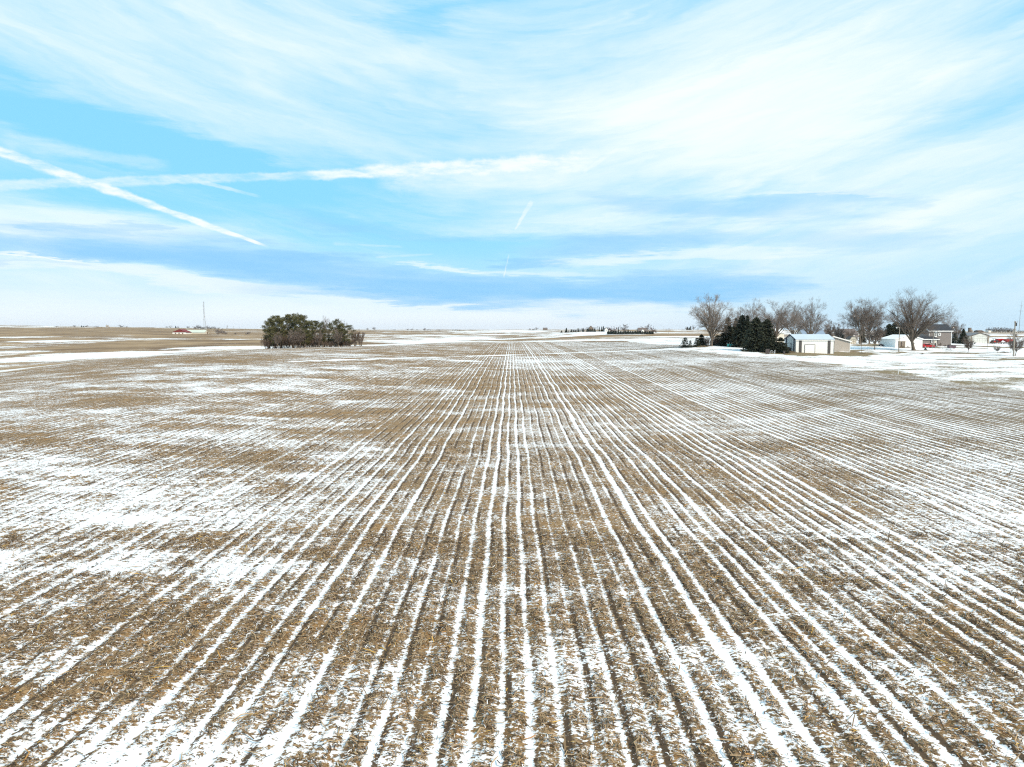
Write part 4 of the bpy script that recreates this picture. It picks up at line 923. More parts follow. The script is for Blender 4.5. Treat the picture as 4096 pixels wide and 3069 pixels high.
# ------------------------------------------------------------------ vehicles and yard things
def wheel(root, x, y, z, r, wd, rim='steel'):
    t = MB(); n = 14
    t.tube([(x, y - wd / 2, z), (x, y - wd / 2 + .03, z), (x, y + wd / 2 - .03, z), (x, y + wd / 2, z)], [r * .9, r, r, r * .9], n); o = t.obj('wheel', M['rubber'], root)
    MB().tube([(x, y - wd / 2 - .012, z), (x, y - wd / 2 + .02, z)], r * .62, n).obj('rim', M[rim], o)
    return o
def put_on(name, label, cat, px, Y, rz=0.0, group=None, dz=0.0):
    x = wx_at(px, Y); return empty(name, (x, Y, tzz(x, Y) + dz), label, cat, group, rz)
o = put_on('parked_car', 'red estate car with snow on its roof parked beside the white garage', 'car', 3713, 263)
prof = [(-2.15, .42), (-2.2, .8), (-2.08, 1.0), (-1.75, 1.48), (-1.3, 1.56), (.1, 1.54), (.85, 1.05), (1.9, .92), (2.15, .72), (2.18, .42), (1.75, .3), (-1.7, .3)]
MB().prism(prof, 'y', -.86, .86).obj('body', M['car_red'], o, bevel=.05)
g = MB()
g.prism([(-1.72, 1.05), (-1.52, 1.42), (-.62, 1.46), (-.62, 1.04)], 'y', -.875, -.862); g.prism([(-.54, 1.04), (-.54, 1.46), (.06, 1.44), (.62, 1.06)], 'y', -.875, -.862); g.obj('side_window', M['glass'], o)
MB().prism([(.16, 1.51), (.20, 1.53), (.86, 1.09), (.82, 1.06)], 'y', -.74, .74).obj('windscreen', M['glass'], o)
for x in (-1.32, 1.32): wheel(o, x, -.74, .33, .33, .24); wheel(o, x, .74, .33, .33, .24)
for y in (-.72, .50): MB().box(2.08, 2.19, y, y + .22, .66, .78).obj('headlight', M['white_paint'], o)
for y in (-.80, .62): MB().box(-2.2, -2.1, y, y + .18, .8, .98).obj('tail_light', M['red_paint'], o)
MB().box(-2.25, -2.12, -.8, .8, .38, .6).obj('bumper', M['dark_metal'], o)
MB().box(-1.2, -.1, -.6, .6, 1.57, 1.68).obj('roof_snow', M['snow'], o, bevel=.04)
o = put_on('trailer', 'small dark trailer with pale wheel standing beside the red car', 'trailer', 3737, 263)
MB().box(-.9, .9, -.6, .6, .45, .75).obj('bed', M['dark_metal'], o); wheel(o, 0, -.66, .34, .34, .2); wheel(o, 0, .66, .34, .34, .2); MB().tube([(.9, 0, .55), (1.7, 0, .45)], .05).obj('drawbar', M['dark_metal'], o)
o = put_on('dumpster', 'dark plum open bin with sloped ends on the snow', 'bin', 3809, 262)
MB().prism([(-1.25, .12), (1.05, .12), (1.3, 1.02), (-1.35, 1.02)], 'y', -.7, .7).obj('hopper', M['bin_plum'], o, bevel=.03); MB().box(-1.42, 1.36, -.76, .76, 1.021, 1.1).obj('rim', M['dark_metal'], o)
for x in (-.95, .75): MB().box(x, x + .2, -.6, .6, -.05, .119).obj('skid', M['dark_metal'], o)
def hopper_wagon(label, px, Y, k=1.0):
    o = put_on('hopper_wagon', label, 'wagon', px, Y, 0, 'red hopper wagons beside the pole barn')
    v = [(-2.1, -1.3, 2.5), (2.1, -1.3, 2.5), (2.1, 1.3, 2.5), (-2.1, 1.3, 2.5), (-2.1, -1.3, 1.7), (2.1, -1.3, 1.7), (2.1, 1.3, 1.7), (-2.1, 1.3, 1.7), (-.8, -.5, .75), (.8, -.5, .75), (.8, .5, .75), (-.8, .5, .75)]
    v = [(a * k, b, c) for a, b, c in v]
    MB().add(v, [(0, 1, 5, 4), (1, 2, 6, 5), (2, 3, 7, 6), (3, 0, 4, 7), (4, 5, 9, 8), (5, 6, 10, 9), (6, 7, 11, 10), (7, 4, 8, 11), (8, 9, 10, 11), (0, 3, 2, 1)]).obj('hopper', M['red_paint'], o)
    r = MB()
    for x in (-1.4, -.7, 0, .7, 1.4): r.box(x * k - .04, x * k + .04, -1.36, -1.301, 1.7, 2.5)
    r.obj('side_ribs', M['red_paint'], o)
    fr = MB(); fr.box(-1.9 * k, 1.9 * k, -.6, -.45, .62, .74); fr.box(-1.9 * k, 1.9 * k, .45, .6, .62, .74); fr.tube([(-1.9 * k, 0, .68), (-3.1 * k, 0, .5)], .06); fr.obj('chassis', M['dark_metal'], o)
    for x in (-1.35, 1.35):
        for y in (-.85, .85): wheel(o, x * k, y, .45, .45, .28, 'white_paint')
    return o
hopper_wagon('large red hopper wagon right of the dark implement', 4035, 384, .98)
hopper_wagon('small red hopper wagon close behind the tractor', 3997, 388, .62)
o = put_on('tractor', 'dark tractor with red wheels parked by the right wall of the pole barn', 'tractor', 3981, 386)
MB().box(-.2, 1.7, -.4, .4, .9, 1.6).obj('hood', M['dark_metal'], o, bevel=.06); MB().box(-1.3, -.2, -.55, .55, .7, 1.3).obj('body', M['dark_metal'], o)
cb = MB(); [cb.box(x, x + .08, y, y + .08, 1.3, 2.5) for x in (-1.3, -.3) for y in (-.55, .47)]; cb.box(-1.4, -.1, -.65, .65, 2.5, 2.62); cb.obj('cab', M['dark_metal'], o)
MB().tube([(1.1, .1, 1.6), (1.1, .1, 2.3)], .05).obj('exhaust', M['dark_metal'], o)
for y in (-.8, .8): wheel(o, -.85, y, .85, .85, .45, 'red_paint'); wheel(o, 1.25, y, .5, .5, .3, 'red_paint')
o = put_on('flatbed_implement', 'dark flat farm implement lying before the red tractor', 'implement', 3994, 376)
MB().box(-3.9, 3.6, -1.0, 1.0, .55, .75).obj('deck', M['brown_wood'], o); b = MB()
for k in range(9): b.tube([(-3.4 + k * .85, 0, .55), (-3.5 + k * .85, -.4, .08)], .08, 5)
b.obj('tines', M['dark_metal'], o)['kind'] = 'stuff'
for x in (-2.6, 2.4): wheel(o, x, -1.1, .38, .38, .25); wheel(o, x, 1.1, .38, .38, .25)
o = put_on('brush_heap', 'dark heap of brush against the right wall of the pole barn', 'brush heap', 3969, 374)
b = MB(); rg = random.Random(4)
for k in range(150):
    a = rg.random() * 6.28; q = rg.random() ** .5; x, y, h = math.cos(a) * q * 1.4, math.sin(a) * q * 1.0, 2.0 * (1 - q * .7) * rg.random(); b.tube([(x, y, h), (x + rg.uniform(-.7, .7), y + rg.uniform(-.5, .5), max(.05, h + rg.uniform(-.5, .5)))], .05, 3)
b.obj('sticks', M['brush'], o)['kind'] = 'stuff'
# poles
def pole(name, label, cat, px, Y, top, r=.15, arms=(), group=None, mat='pole_wood'):
    x = wx_at(px, Y); z = tzz(x, Y); o = empty(name, (x, Y, z), label, cat, group); h = pz(top, Y) - z
    MB().tube([(0, 0, -.3), (0, 0, h * .5), (0, 0, h)], [r, r * .85, r * .7], 8).obj('post', M[mat], o)
    for f, l in arms: MB().box(-l / 2, l / 2, -r - .1, -r - .002, h * f - .06, h * f + .06).obj('crossarm', M['brown_wood'], o)
    return o, h
o, h = pole('utility_pole', 'tall wooden utility pole with insulators standing at the right edge of the lawn', 'pole', 4058, 190, 1285, .20, ((.97, .9),))
for x in (-.4, .4): MB().tube([(x, -.25, h * .97 + .061), (x, -.25, h * .97 + .3)], .06).obj('insulator', M['steel'], o)
MB().tube([(.25, -.15, h * .86), (.25, -.15, h * .95)], .15, 8).obj('cutout', M['dark_metal'], o); MB().box(.1, .6, -.05, .05, h * .70, h * .73).obj('bracket', M['steel'], o)
o, h = pole('utility_pole', 'grey wooden pole with dark transformer can behind the tall utility pole', 'pole', 4053, 250, 1315, .16, ((.95, 1.6),))
MB().tube([(.55, -.1, h * .62), (.55, -.1, h * .62 + 1.0)], .32, 10).obj('transformer', M['dark_metal'], o); MB().box(.1, .3, -.15, -.05, h * .66, h * .70).obj('bracket', M['dark_metal'], o)
o, h = pole('yard_light', 'wooden yard light pole with a lamp arm reaching left', 'yard light', 3597, 235, 1309, .15)
MB().tube([(0, 0, h - .15), (-.5, 0, h + .05), (-.95, 0, h)], .05).obj('arm', M['lamp_grey'], o); hd = MB().tube([(-1.0, 0, h + .06), (-1.0, 0, h - .08), (-1.0, 0, h - .34)], [.12, .22, .26], 10).obj('lamp_head', M['lamp_grey'], o)
MB().tube([(-1.0, 0, h - .345), (-1.0, 0, h - .44)], [.17, .12], 10).obj('lens', M['white_paint'], hd)
o, h = pole('service_pole', 'thin wooden pole in front of the red car and the house', 'pole', 3733, 258, 1328, .11)
o = put_on('marker_post', 'short white marker post at the field\'s edge below the lawn', 'post', 3599, 132)
MB().tube([(0, 0, -.2), (0, 0, 1.15)], .055, 7).obj('stake', M['white_paint'], o); MB().tube([(0, 0, 1.151), (0, 0, 1.2)], [.06, .02], 7).obj('cap', M['white_paint'], o)
o = put_on('field_stake', 'white stake standing on the snow before the small pyramid spruce', 'post', 3101, 203)
MB().tube([(0, 0, -.2), (0, 0, 1.05)], .08, 7).obj('stake', M['white_paint'], o); MB().tube([(0, 0, 1.051), (0, 0, 1.1)], [.085, .03], 7).obj('cap', M['white_paint'], o)
# teal fence
o = put_on('teal_fence', 'short teal plastic fence with pale topped posts under the spruces', 'fence', 2908, 238)
Wt = 47 / FPX * 238
for k in range(11):
    x = Wt * k / 11; MB().box(x + .01, x + Wt / 11 - .02, -.03 - .05 * (k % 2), .02 - .05 * (k % 2), .0, 1.02 + .06 * math.sin(k * 2.1)).obj('slat', M['teal_plastic'], o)
for k in range(6):
    x = Wt * k / 5; p = MB().tube([(x, -.14, -.2), (x, -.14, 1.25)], .05, 6).obj('post', M['dark_metal'], o); MB().tube([(x, -.14, 1.251), (x, -.14, 1.38)], [.09, .05], 6).obj('cap', M['white_paint'], p)
# small things in front of the spruces
o = put_on('pallet', 'dark slatted wooden pallet propped upright on the snow', 'pallet', 3072, 201, .25)
for k in range(6): MB().box(-.62 + k * .21, -.62 + k * .21 + .16, -.03, 0, 0, 1.45).obj('slat', M['dark_wood'], o)
for h in (.15, .7, 1.3): MB().box(-.64, .64, .002, .1, h - .06, h + .06).obj('rail', M['dark_wood'], o)
MB().tube([(.3, .1, 1.2), (.3, .8, .0)], .04, 5).obj('prop', M['dark_wood'], o)
o = put_on('pipe_frame', 'pale bent pipe frame on the snow beside the dark pallet', 'pipe frame', 3090, 202)
for a, b in (((-.8, 0, 0), (-.25, 0, 1.05)), ((.35, 0, 0), (-.25, 0, 1.05)), ((.9, .1, .02), (.0, 0, 1.0)), ((-.6, 0, .5), (.15, 0, .5))): MB().tube([a, b], .045, 6).obj('tube', M['lamp_grey'], o)
o = put_on('utility_box', 'small dark utility box standing at the foot of the pyramid spruce', 'box', 3138, 203)
MB().box(-.26, .26, -.2, .2, .0, .8).obj('cabinet', M['dark_wood'], o, bevel=.02); MB().box(-.3, .3, -.24, .24, .801, .87).obj('lid', M['dark_metal'], o); MB().box(.1, .14, -.23, -.201, .4, .52).obj('latch', M['steel'], o)
o = put_on('firewood_rack', 'metal rack with dark firewood beside the shed\'s blue shaded end', 'rack', 3153, 214)
for x in (-.9, .9):
    for y in (-.4, .4): MB().tube([(x, y, 0), (x, y, 2.5)], .05, 6).obj('upright', M['dark_metal'], o)
for y in (-.4, .4): MB().tube([(-.9, y, 2.5), (.9, y, 2.5)], .05, 6).obj('top_rail', M['dark_metal'], o)
rg = random.Random(9)
for k in range(34):
    rw, cl = divmod(k, 6); MB().tube([(-.72 + cl * .28 + .14 * (rw % 2), -.42, .16 + rw * .24), (-.72 + cl * .28 + .14 * (rw % 2), .42, .16 + rw * .24 + rg.uniform(-.02, .02))], .13, 7).obj('log', M['dark_wood'], o)
def heap(name, label, cat, px, Y, w, h, mat='brush', n=90, seed=1, grp=None):
    o = put_on(name, label, cat, px, Y, 0, grp); rg = random.Random(seed); b = MB()
    for k in range(n):
        a = rg.random() * 6.28; q = rg.random() ** .6; x, y = math.cos(a) * q * w / 2, math.sin(a) * q * w * .35; zz = h * (1 - q * q) * rg.random()
        b.tube([(x, y, zz), (x + rg.uniform(-.3, .3) * w, y + rg.uniform(-.2, .2) * w, max(.02, zz * rg.uniform(.3, 1.2)))], h * .05, 3)
    b.obj('twigs', M[mat], o)['kind'] = 'stuff'; return o
heap('brush_pile', 'low heap of snowy brush in front of the big vase tree', 'brush pile', 2812, 238, 3.6, .75, 'weeds', 130, 2)
heap('brush_pile', 'heap of dead brush and weeds at the shed\'s left corner', 'brush pile', 3168, 209, 3.0, .6, 'weeds', 110, 3)
heap('brush_pile', 'small dark clump of brush lying on the snow below the giant tree', 'brush pile', 3691, 218, 1.1, .5, 'brush', 60, 4)
heap('brush_pile', 'dark branches lying behind the wire fence', 'brush pile', 3795, 250, 2.4, .45, 'dark_wood', 50, 5)
heap('brush_pile', 'line of dark cut branches on the snow near the right edge', 'brush pile', 4020, 232, 3.6, .3, 'dark_wood', 60, 6)
heap('weed_clump', 'tuft of dry weeds by the plank doors of the white garage', 'weeds', 3610, 259, 2.2, .9, 'weeds', 90, 7)
heap('weed_clump', 'dark clump of weeds against the white garage wall near the giant tree', 'weeds', 3633, 260, 1.4, .8, 'brush', 60, 8)
heap('mulch_ring', 'ring of dark mulch round the foot of the thin sapling', 'mulch', 3449, 225.5, 2.2, .12, 'dark_wood', 120, 9)
o = put_on('covered_mower', 'dark low machine standing at the corner of the snowy garage', 'machine', 3528, 268)
MB().prism([(-.9, .25), (.9, .25), (.8, .6), (.2, .75), (-.1, 1.0), (-.7, .95), (-.9, .6)], 'y', -.4, .4).obj('body', M['dark_metal'], o, bevel=.04)
for x in (-.6, .6): wheel(o, x, -.42, .26, .26, .16); wheel(o, x, .42, .26, .26, .16)
# wire fence before the house
o = put_on('wire_fence', 'low wire fence with thin metal posts in front of the house', 'fence', 3742, 250)
L = (3805 - 3742) / FPX * 250
for k in range(5): MB().tube([(L * k / 4, 0, -.2), (L * k / 4, 0, 1.15 + .1 * (k % 2))], .045, 5).obj('post', M['steel'], o)
for h in (.35, .95): MB().tube([(0, 0, h), (L / 2, 0, h - .03), (L, 0, h)], .018, 4).obj('wire', M['steel'], o)
o = put_on('dog_house', 'tiny dark tent shaped shelter on the snow below the red car', 'shelter', 3704, 248)
MB().prism([(-.35, 0), (.35, 0), (0, .75)], 'y', -.4, .4).obj('cover', M['dark_metal'], o); MB().box(-.4, .4, -.45, .45, -.08, -.002).obj('floor', M['dark_wood'], o)
# upright broken stalks left in the field
for k, (x, y) in enumerate(((575, 2655), (810, 2595), (640, 2590), (220, 2560), (345, 2480), (2122, 1880), (205, 1945))):
    gx, gy, gz = ground_at(x, y); o = empty('corn_stalk', (gx, gy, gz), 'broken corn stalk still standing upright out of the snow', 'corn stalk', 'upright stalks in the field', k * 1.3)
    MB().tube([(0, 0, -.05), (.02, 0, .2), (.05 + .03 * (k % 3), .02, .42)], [.014, .012, .009], 5).obj('stem', M['brown_wood'], o); MB().add([(.02, 0, .2), (.1, .02, .26), (.22, .05, .16), (.1, -.02, .24)], [(0, 1, 2, 3)]).obj('leaf', M['weeds'], o)

# ------------------------------------------------------------------ the distance
def far_y(px, base, lo=300, hi=3000):
    """Distance at which ground seen in direction px lies at the given height in the view (nearest at or beyond lo)."""
    Ys = np.geomspace(lo, hi, 240); X = np.array([wx_at(px, y, base) for y in Ys]); z = terrain(X, Ys)
    d = pdir(px, base); py = z - (CAMZ + d[2] / d[1] * Ys)
    i = np.argmin(np.abs(py)); return float(Ys[i])
def fgrow(kind, name, label, px, Y, hpx, wpx, group=None, cat='tree'):
    pr = PROTO[kind]; x = wx_at(px, Y); z = tzz(x, Y); h = hpx / FPX * Y; w = wpx / FPX * Y * 1.1
    o = empty(name, (x, Y, z - .05 * h), label, cat, group, px * .71 % 6.28); o.scale = (w / pr['W'], w / pr['W'], h / pr['H'] * 1.05)
    for nme, me in pr['parts']: link(nme, me, o)
    return o
fb = 'far_bare'
# left horizon
HT = 2300
for px, h, w, k, lb in ((228, 4, 12, 'far_shrub', 'lowest grey bush on the left horizon'), (300, 8, 14, fb, 'lone bare tree left of the dark conifers on the left horizon'), (328, 7, 6, 'far_spruce', 'left dark conifer of the pair on the left horizon'), (336, 6, 5, 'far_spruce', 'right dark conifer of the pair on the left horizon'),
                        (348, 8, 16, 'far_bare_b', 'wide bare tree right of the two dark conifers on the left horizon'), (389, 4, 16, 'far_shrub', 'low dark bush between the twin silos and the wide bare tree'), (485, 10, 24, 'far_bare_b', 'wide bare tree right of the twin silos'), (508, 5, 10, fb, 'small bare tree furthest right of the twin silos'),
                        (668, 6, 16, 'far_pine', 'flat dark trees above the red roofed barn, left part'), (684, 9, 18, 'far_pine', 'dark rounded tree above the red roofed barn'), (704, 9, 6, 'far_spruce', 'dark upright conifer over the red barn roof'), (714, 7, 9, fb, 'faint bare tree right of the upright conifer'), (753, 9, 14, fb, 'bare tree above the long pale green roof')):
    fgrow(k, 'shrub' if 'shrub' in k else 'spruce_tree' if 'spruce' in k else 'pine_tree' if 'pine' in k else 'bare_tree', lb, px, HT, h, w, None, 'shrub' if 'shrub' in k else 'tree')
for px, h, w in ((783, 13, 22), (796, 16, 20), (806, 10, 18), (817, 11, 22), (832, 14, 17), (845, 11, 20), (858, 11, 18)): fgrow('far_bare_b' if px % 2 else fb, 'bare_tree', 'bare tree in the hazy row behind the foot of the radio tower', px, 2000, h, w, 'tree row behind the radio tower')
for px in range(780, 868, 11): fgrow('far_pine', 'pine_tree', 'low dark evergreen under the hazy tree row behind the radio tower', px, 1990, 5, 13, 'low evergreens behind the radio tower')
fgrow(fb, 'bare_tree', 'tall loose bare tree right of the radio tower', 876, 960, 29, 34); fgrow('far_red', 'bare_tree', 'dense reddish tree right of the tall loose one by the tower', 892, 1000, 15, 22)
for px, h, w, lb in ((872, 9, 12, 'brown brush under the tall loose tree by the tower'), (902, 10, 16, 'brown brush right of the reddish tree by the tower'), (942, 8, 10, 'lone round bush between the lattice pylon and the grove'), (994, 12, 16, 'brown bush just left of the grove'), (985, 6, 12, 'lower bush beside the brown one left of the grove')): fgrow('far_shrub', 'shrub', lb, px, 1000, h, w, None, 'shrub')
# centre horizon
for px, h, w, k, lb in ((1470, 9, 11, fb, 'left of the two bare trees right of the grove on the horizon'), (1496, 13, 16, fb, 'right and taller of the two bare trees right of the grove on the horizon'), (1578, 5, 16, 'far_bare_b', 'flat topped pale tree on the middle horizon'), (1631, 8, 13, 'far_bare_b', 'left tree of the close pair on the middle horizon'), (1647, 8, 15, 'far_bare_b', 'right tree of the close pair on the middle horizon'),
                        (1669, 6, 9, fb, 'small bare tree alone on the middle horizon'), (1698, 11, 14, 'far_red', 'dark upright tree on the middle horizon'), (1711, 6, 13, 'far_bare_b', 'low tree beside the dark upright one on the middle horizon'), (1757, 6, 24, 'far_bare_b', 'wide low tree on the middle horizon'), (1722, 4, 8, 'far_shrub', 'tiny bush between the dark upright tree and the wide low one'),
                        (2120, 8, 10, fb, 'small bare tree left of the distant brown barn'), (2146, 11, 16, fb, 'larger bare tree beside the distant brown barn'), (2133, 6, 12, 'far_shrub', 'low bush between the two bare trees by the distant brown barn')):
    fgrow(k, 'shrub' if 'shrub' in k else 'bare_tree', lb, px, 2400, h, w, None, 'shrub' if 'shrub' in k else 'tree')
for px in (1812, 1821, 1830, 1839): fgrow('far_pine', 'pine_tree', 'dark low tree in the short treeline on the middle horizon', px, 2400, 5, 13, 'short treeline on the middle horizon')
# farmstead in the middle distance
Y = far_y(2300, 1329, 800, 1400)
for px, h, w, lb in ((2265, 19, 12, 'tallest dark conifer at the left end of the distant row'), (2275, 9, 6, 'slim small conifer second in the distant row'), (2285, 12, 10, 'wide conifer third in the distant row'), (2295, 9, 8, 'conifer before the left end of the long low house'), (2303, 8, 9, 'squat conifer before the middle of the long low house'),
                     (2313, 12, 8, 'pointed conifer before the right half of the long low house'), (2320, 7, 4, 'thin conifer at the right end of the long low house'), (2332, 14, 10, 'full conifer standing alone right of the long low house')): fgrow('far_spruce', 'spruce_tree', lb, px, Y, h, w)
for px in (2349, 2356, 2363, 2370, 2379): fgrow('far_spruce', 'spruce_tree', 'dark conifer in the clump before the brown gabled house', px, Y + (px % 3) * 6, 13, 11, 'conifer clump before the brown gabled house')
barn('ranch_house', 'long low house behind the distant row of conifers', 'house', 2289, 2328, Y + 30, 10, 2.6, 4.2, 'x', 'tan_siding', 'grey_roof')
barn('village_house', 'brown gabled house between dark conifers in the middle distance', 'house', 2354, 2374, Y + 40, 10, 5.0, 10.0, 'y', 'brown_wood', 'brown_roof')
for px, h, w, k, lb in ((2313, 15, 18, 'far_pine', 'big dark rounded evergreen above the long low house'), (2300, 9, 9, 'far_pine', 'small evergreen left of the big dark rounded one'), (2333, 15, 22, fb, 'bare tree right of the big rounded evergreen'), (2352, 18, 18, fb, 'bare tree left of the brown gabled house'), (2374, 18, 20, fb, 'bare tree right of the brown gabled house'), (2246, 9, 8, 'far_spruce', 'lone conifer on the rise left of the distant row'),
                        (2390, 21, 9, 'far_pine', 'first of the tall dark evergreens left of the white gabled house'), (2397, 20, 6, 'far_spruce', 'slim dark evergreen left of the white gabled house'), (2407, 21, 9, 'far_spruce', 'broader dark evergreen left of the white gabled house'), (2414, 22, 9, 'far_spruce', 'tall dark evergreen right beside the white gabled house'), (2432, 18, 16, fb, 'bare tree behind the white gabled house'),
                        (2444, 25, 22, 'far_red', 'reddish bare tree right of the white gabled house'), (2459, 26, 26, 'far_red', 'broad reddish bare tree behind the left part of the long hedge'), (2473, 25, 8, 'far_spruce', 'dark conifer rising from the reddish trees'), (2496, 36, 36, fb, 'tall pale bare tree behind the middle of the long hedge'), (2512, 17, 9, 'far_spruce', 'pointed evergreen poking over the long hedge'),
                        (2547, 18, 10, 'far_pine', 'thin topped evergreen left of the dark roofed house'), (2585, 36, 46, 'far_bare_b', 'large pale bare tree at the right end of the long hedge'), (2612, 26, 28, 'far_red', 'dark bare tree at the far right end of the long hedge'), (2624, 12, 8, fb, 'little bare tree just past the long hedge')):
    fgrow(k, 'spruce_tree' if 'spruce' in k else 'pine_tree' if 'pine' in k else 'bare_tree', lb, px, (Y + 70) if px < 2440 else 1010, h, w)
o, w = barn('village_house', 'white gabled house with dark roof beside the tall evergreens', 'house', 2419, 2431, Y + 45, 14, 4.2, 6.6, 'y', 'white_siding', 'shingles'); win(o, w * .35, 0, 1.2, 1.2, 1.4, 'white_paint', .15)
barn('village_house', 'dark roofed low wing right of the white gabled house', 'house', 2432, 2446, Y + 48, 9, 2.8, 5.2, 'x', 'white_siding', 'shingles')
o, w = barn('village_house', 'dark roofed house behind the right half of the long hedge', 'house', 2554, 2586, 985, 10, 3.8, 8.2, 'x', 'brown_wood', 'brown_roof')
MB().prism([(w * .32, 0), (w * .68, 0), (w * .68, 3.4), (w * .6, 5.0), (w * .5, 5.7), (w * .4, 5.0), (w * .32, 3.4)], 'y', -2.2, -.01).obj('white_porch', M['white_siding'], o)
for k in range(19):
    px = 2434 + k * 9.7
    tall = k < 3
    o = fgrow('cedar', 'cedar_tree', 'dark rounded cedar at the left end of the long hedge' if tall else 'dark clipped cedar in the long hedge before the distant dark roofed house', px, 950 + (k % 2) * 1.5, 15 if tall else (10.5, 12.5, 11, 13)[k % 4], 14, 'rounded cedars at the hedge\'s left end' if tall else 'cedars of the long hedge')
for px, h, w, k, lb in ((2750, 13, 11, 'far_spruce', 'left dark conifer in the clump beyond the vase tree'), (2761, 16, 8, 'far_spruce', 'pointed middle conifer in the clump beyond the vase tree'), (2757, 11, 8, 'far_spruce', 'low conifer inside the clump beyond the vase tree'), (2774, 19, 16, fb, 'bare tree right of the conifers beyond the vase tree'), (2745, 14, 12, fb, 'bare tree left of the conifers beyond the vase tree'), (2791, 9, 12, 'far_pine', 'round dark evergreen apart from the clump beyond the vase tree')):
    fgrow(k, 'spruce_tree' if 'spruce' in k else 'pine_tree' if 'pine' in k else 'bare_tree', lb, px, 2300, h, w)
# behind the farm trees on the right
for px, h, w, k, lb in ((3345, 26, 34, fb, 'hazy bare tree behind the tan building\'s roof'), (3300, 30, 40, fb, 'hazy bare tree right of the bluish roof'), (3395, 34, 40, 'far_red', 'reddish bare tree left of the fan shaped one'), (3270, 22, 30, 'far_red', 'reddish bare tree behind the shed\'s roof ridge'), (3420, 24, 20, 'far_pine', 'dark evergreen behind the gambrel shed'), (3225, 22, 30, 'far_red', 'reddish low tree behind the left half of the shed roof'), (3378, 30, 12, 'far_spruce', 'dark slim evergreen by the dark roofed house'), (3545, 26, 36, 'far_red', 'reddish bare tree left of the dark pines')):
    fgrow(k, 'spruce_tree' if 'spruce' in k else 'pine_tree' if 'pine' in k else 'bare_tree', lb, px, 420, h + 10, w)
# right horizon
for j, px in enumerate((3954, 3972, 3981, 3990, 3999, 4008, 4017, 4026, 4035, 4044)): fgrow(fb if j % 2 else 'far_bare_b', 'bare_tree', 'pale bare tree with domed crown at the left end of the far treeline' if j == 0 else 'bluish bare tree in the far treeline behind the red wagons', px + (j * 5 % 4), 1350 + j * 7 % 40, (20, 22, 20, 21, 19, 21, 20, 19, 19, 17)[j], 22 if j == 0 else 20, None if j == 0 else 'treeline behind the red wagons')
for px in range(3966, 4050, 9): fgrow('far_pine', 'pine_tree', 'low dark evergreen at the foot of the far treeline behind the red wagons', px, 1340, 8, 13, 'evergreens under the treeline')
for px in range(4066, 4110, 8): fgrow('far_pine', 'pine_tree', 'dark evergreen in the low far belt at the right edge', px, 1320, 9, 14, 'low belt at the right edge')
for px in (3885, 3900, 3912, 3942): fgrow('far_pine', 'pine_tree', 'dark low evergreen on the horizon over the pole barn', px, 1380, 6, 12, 'evergreens over the pole barn')
barn('far_house', 'dark roofed house on the horizon above the pole barn', 'house', 3913, 3934, 1360, 14, 2.5, 4.4, 'x', 'brown_wood', 'brown_roof')
barn('far_house', 'white house with dark roof below the domed tree on the right horizon', 'house', 3953, 3964, 1300, 8, 4.0, 6.0, 'x', 'white_siding', 'shingles')
x = wx_at(3881, 1380); o = empty('grain_elevator', (x, 1380, tzz(x, 1380)), 'pale brown grain elevator on the horizon left of the pole barn', 'elevator')
MB().box(-1.9, 1.9, 0, 5, -1, 8.2).obj('tower', M['brown_wood'], o); MB().box(1.92, 4.4, 0, 5, -1, 5.4).obj('bin', M['tan_siding'], o); MB().prism([(-2.1, 8.201), (2.1, 8.201), (1.2, 9.2), (-1.2, 9.2)], 'y', -.1, 5.1).obj('roof', M['grey_roof'], o)
barn('far_house', 'brown barn shaped house on the middle horizon', 'house', 2172, 2190, 2400, 12, 4.0, 8.5, 'x', 'brown_wood', 'brown_roof')
# left: barns, silos, radio tower
o, w = barn('red_roof_barn', 'white barn with a wide red gable roof far off on the left', 'barn', 690, 746, 985, 16, 2.6, 6.6, 'y', 'white_siding', 'barn_red', .8)
MB().prism([(-.6, 2.7), (w + .6, 2.7), (w / 2, 6.5)], 'y', -.5, -.02).obj('gable_front', M['barn_red'], o)
for k in range(3): MB().box(w * (.18 + .25 * k), w * (.18 + .25 * k) + 1.8, -.05, -.003, .2, 1.9).obj('door', M['brown_wood'], o)
barn('long_barn', 'long barn with pale green metal roof joined behind the red roofed barn', 'barn', 742, 818, 1000, 14, 2.4, 5.9, 'x', 'cream', 'pale_green_roof', .4)
for px, h, lb in ((428, 11, 'taller capped silo of the twin silos'), (434.5, 9, 'shorter silo of the twin silos')):
    Y = 2300; x = wx_at(px, Y); o = empty('silo', (x, Y, tzz(x, Y) - .5), lb + ' on the left horizon', 'silo'); hh = h / FPX * Y; r = 2.3
    MB().tube([(0, 0, -1), (0, 0, hh * .86)], r, 14).obj('shaft', M['tan_siding'], o, True); MB().tube([(0, 0, hh * .861), (0, 0, hh * .95), (0, 0, hh)], [r, r * .7, r * .2], 14).obj('dome', M['grey_roof'], o, True)
Y = 1010; x = wx_at(819, Y); z = tzz(x, Y); o = empty('radio_tower', (x, Y, z), 'tall grey steel lattice radio tower on the left', 'tower'); h = pz(1207, Y) - z
tops = [(-.55, -.3), (.55, -.3), (0, .6)]; bots = [(-.8, -1.2), (4.2, -1.2), (1.6, 3.0)]
def leg(k, f): 
    g = max(0, .62 - f) / .62; return ((tops[k][0]) * (1 - g) + bots[k][0] * g, tops[k][1] * (1 - g) + bots[k][1] * g, h * f)
for k in range(3): MB().tube([leg(k, f) for f in (0, .2, .4, .62, .8, 1.0)], .13, 5).obj('leg', M['tower_steel'], o)
b = MB(); fs = np.concatenate([np.linspace(.0, .62, 14), np.linspace(.62, 1.0, 22)[1:]])
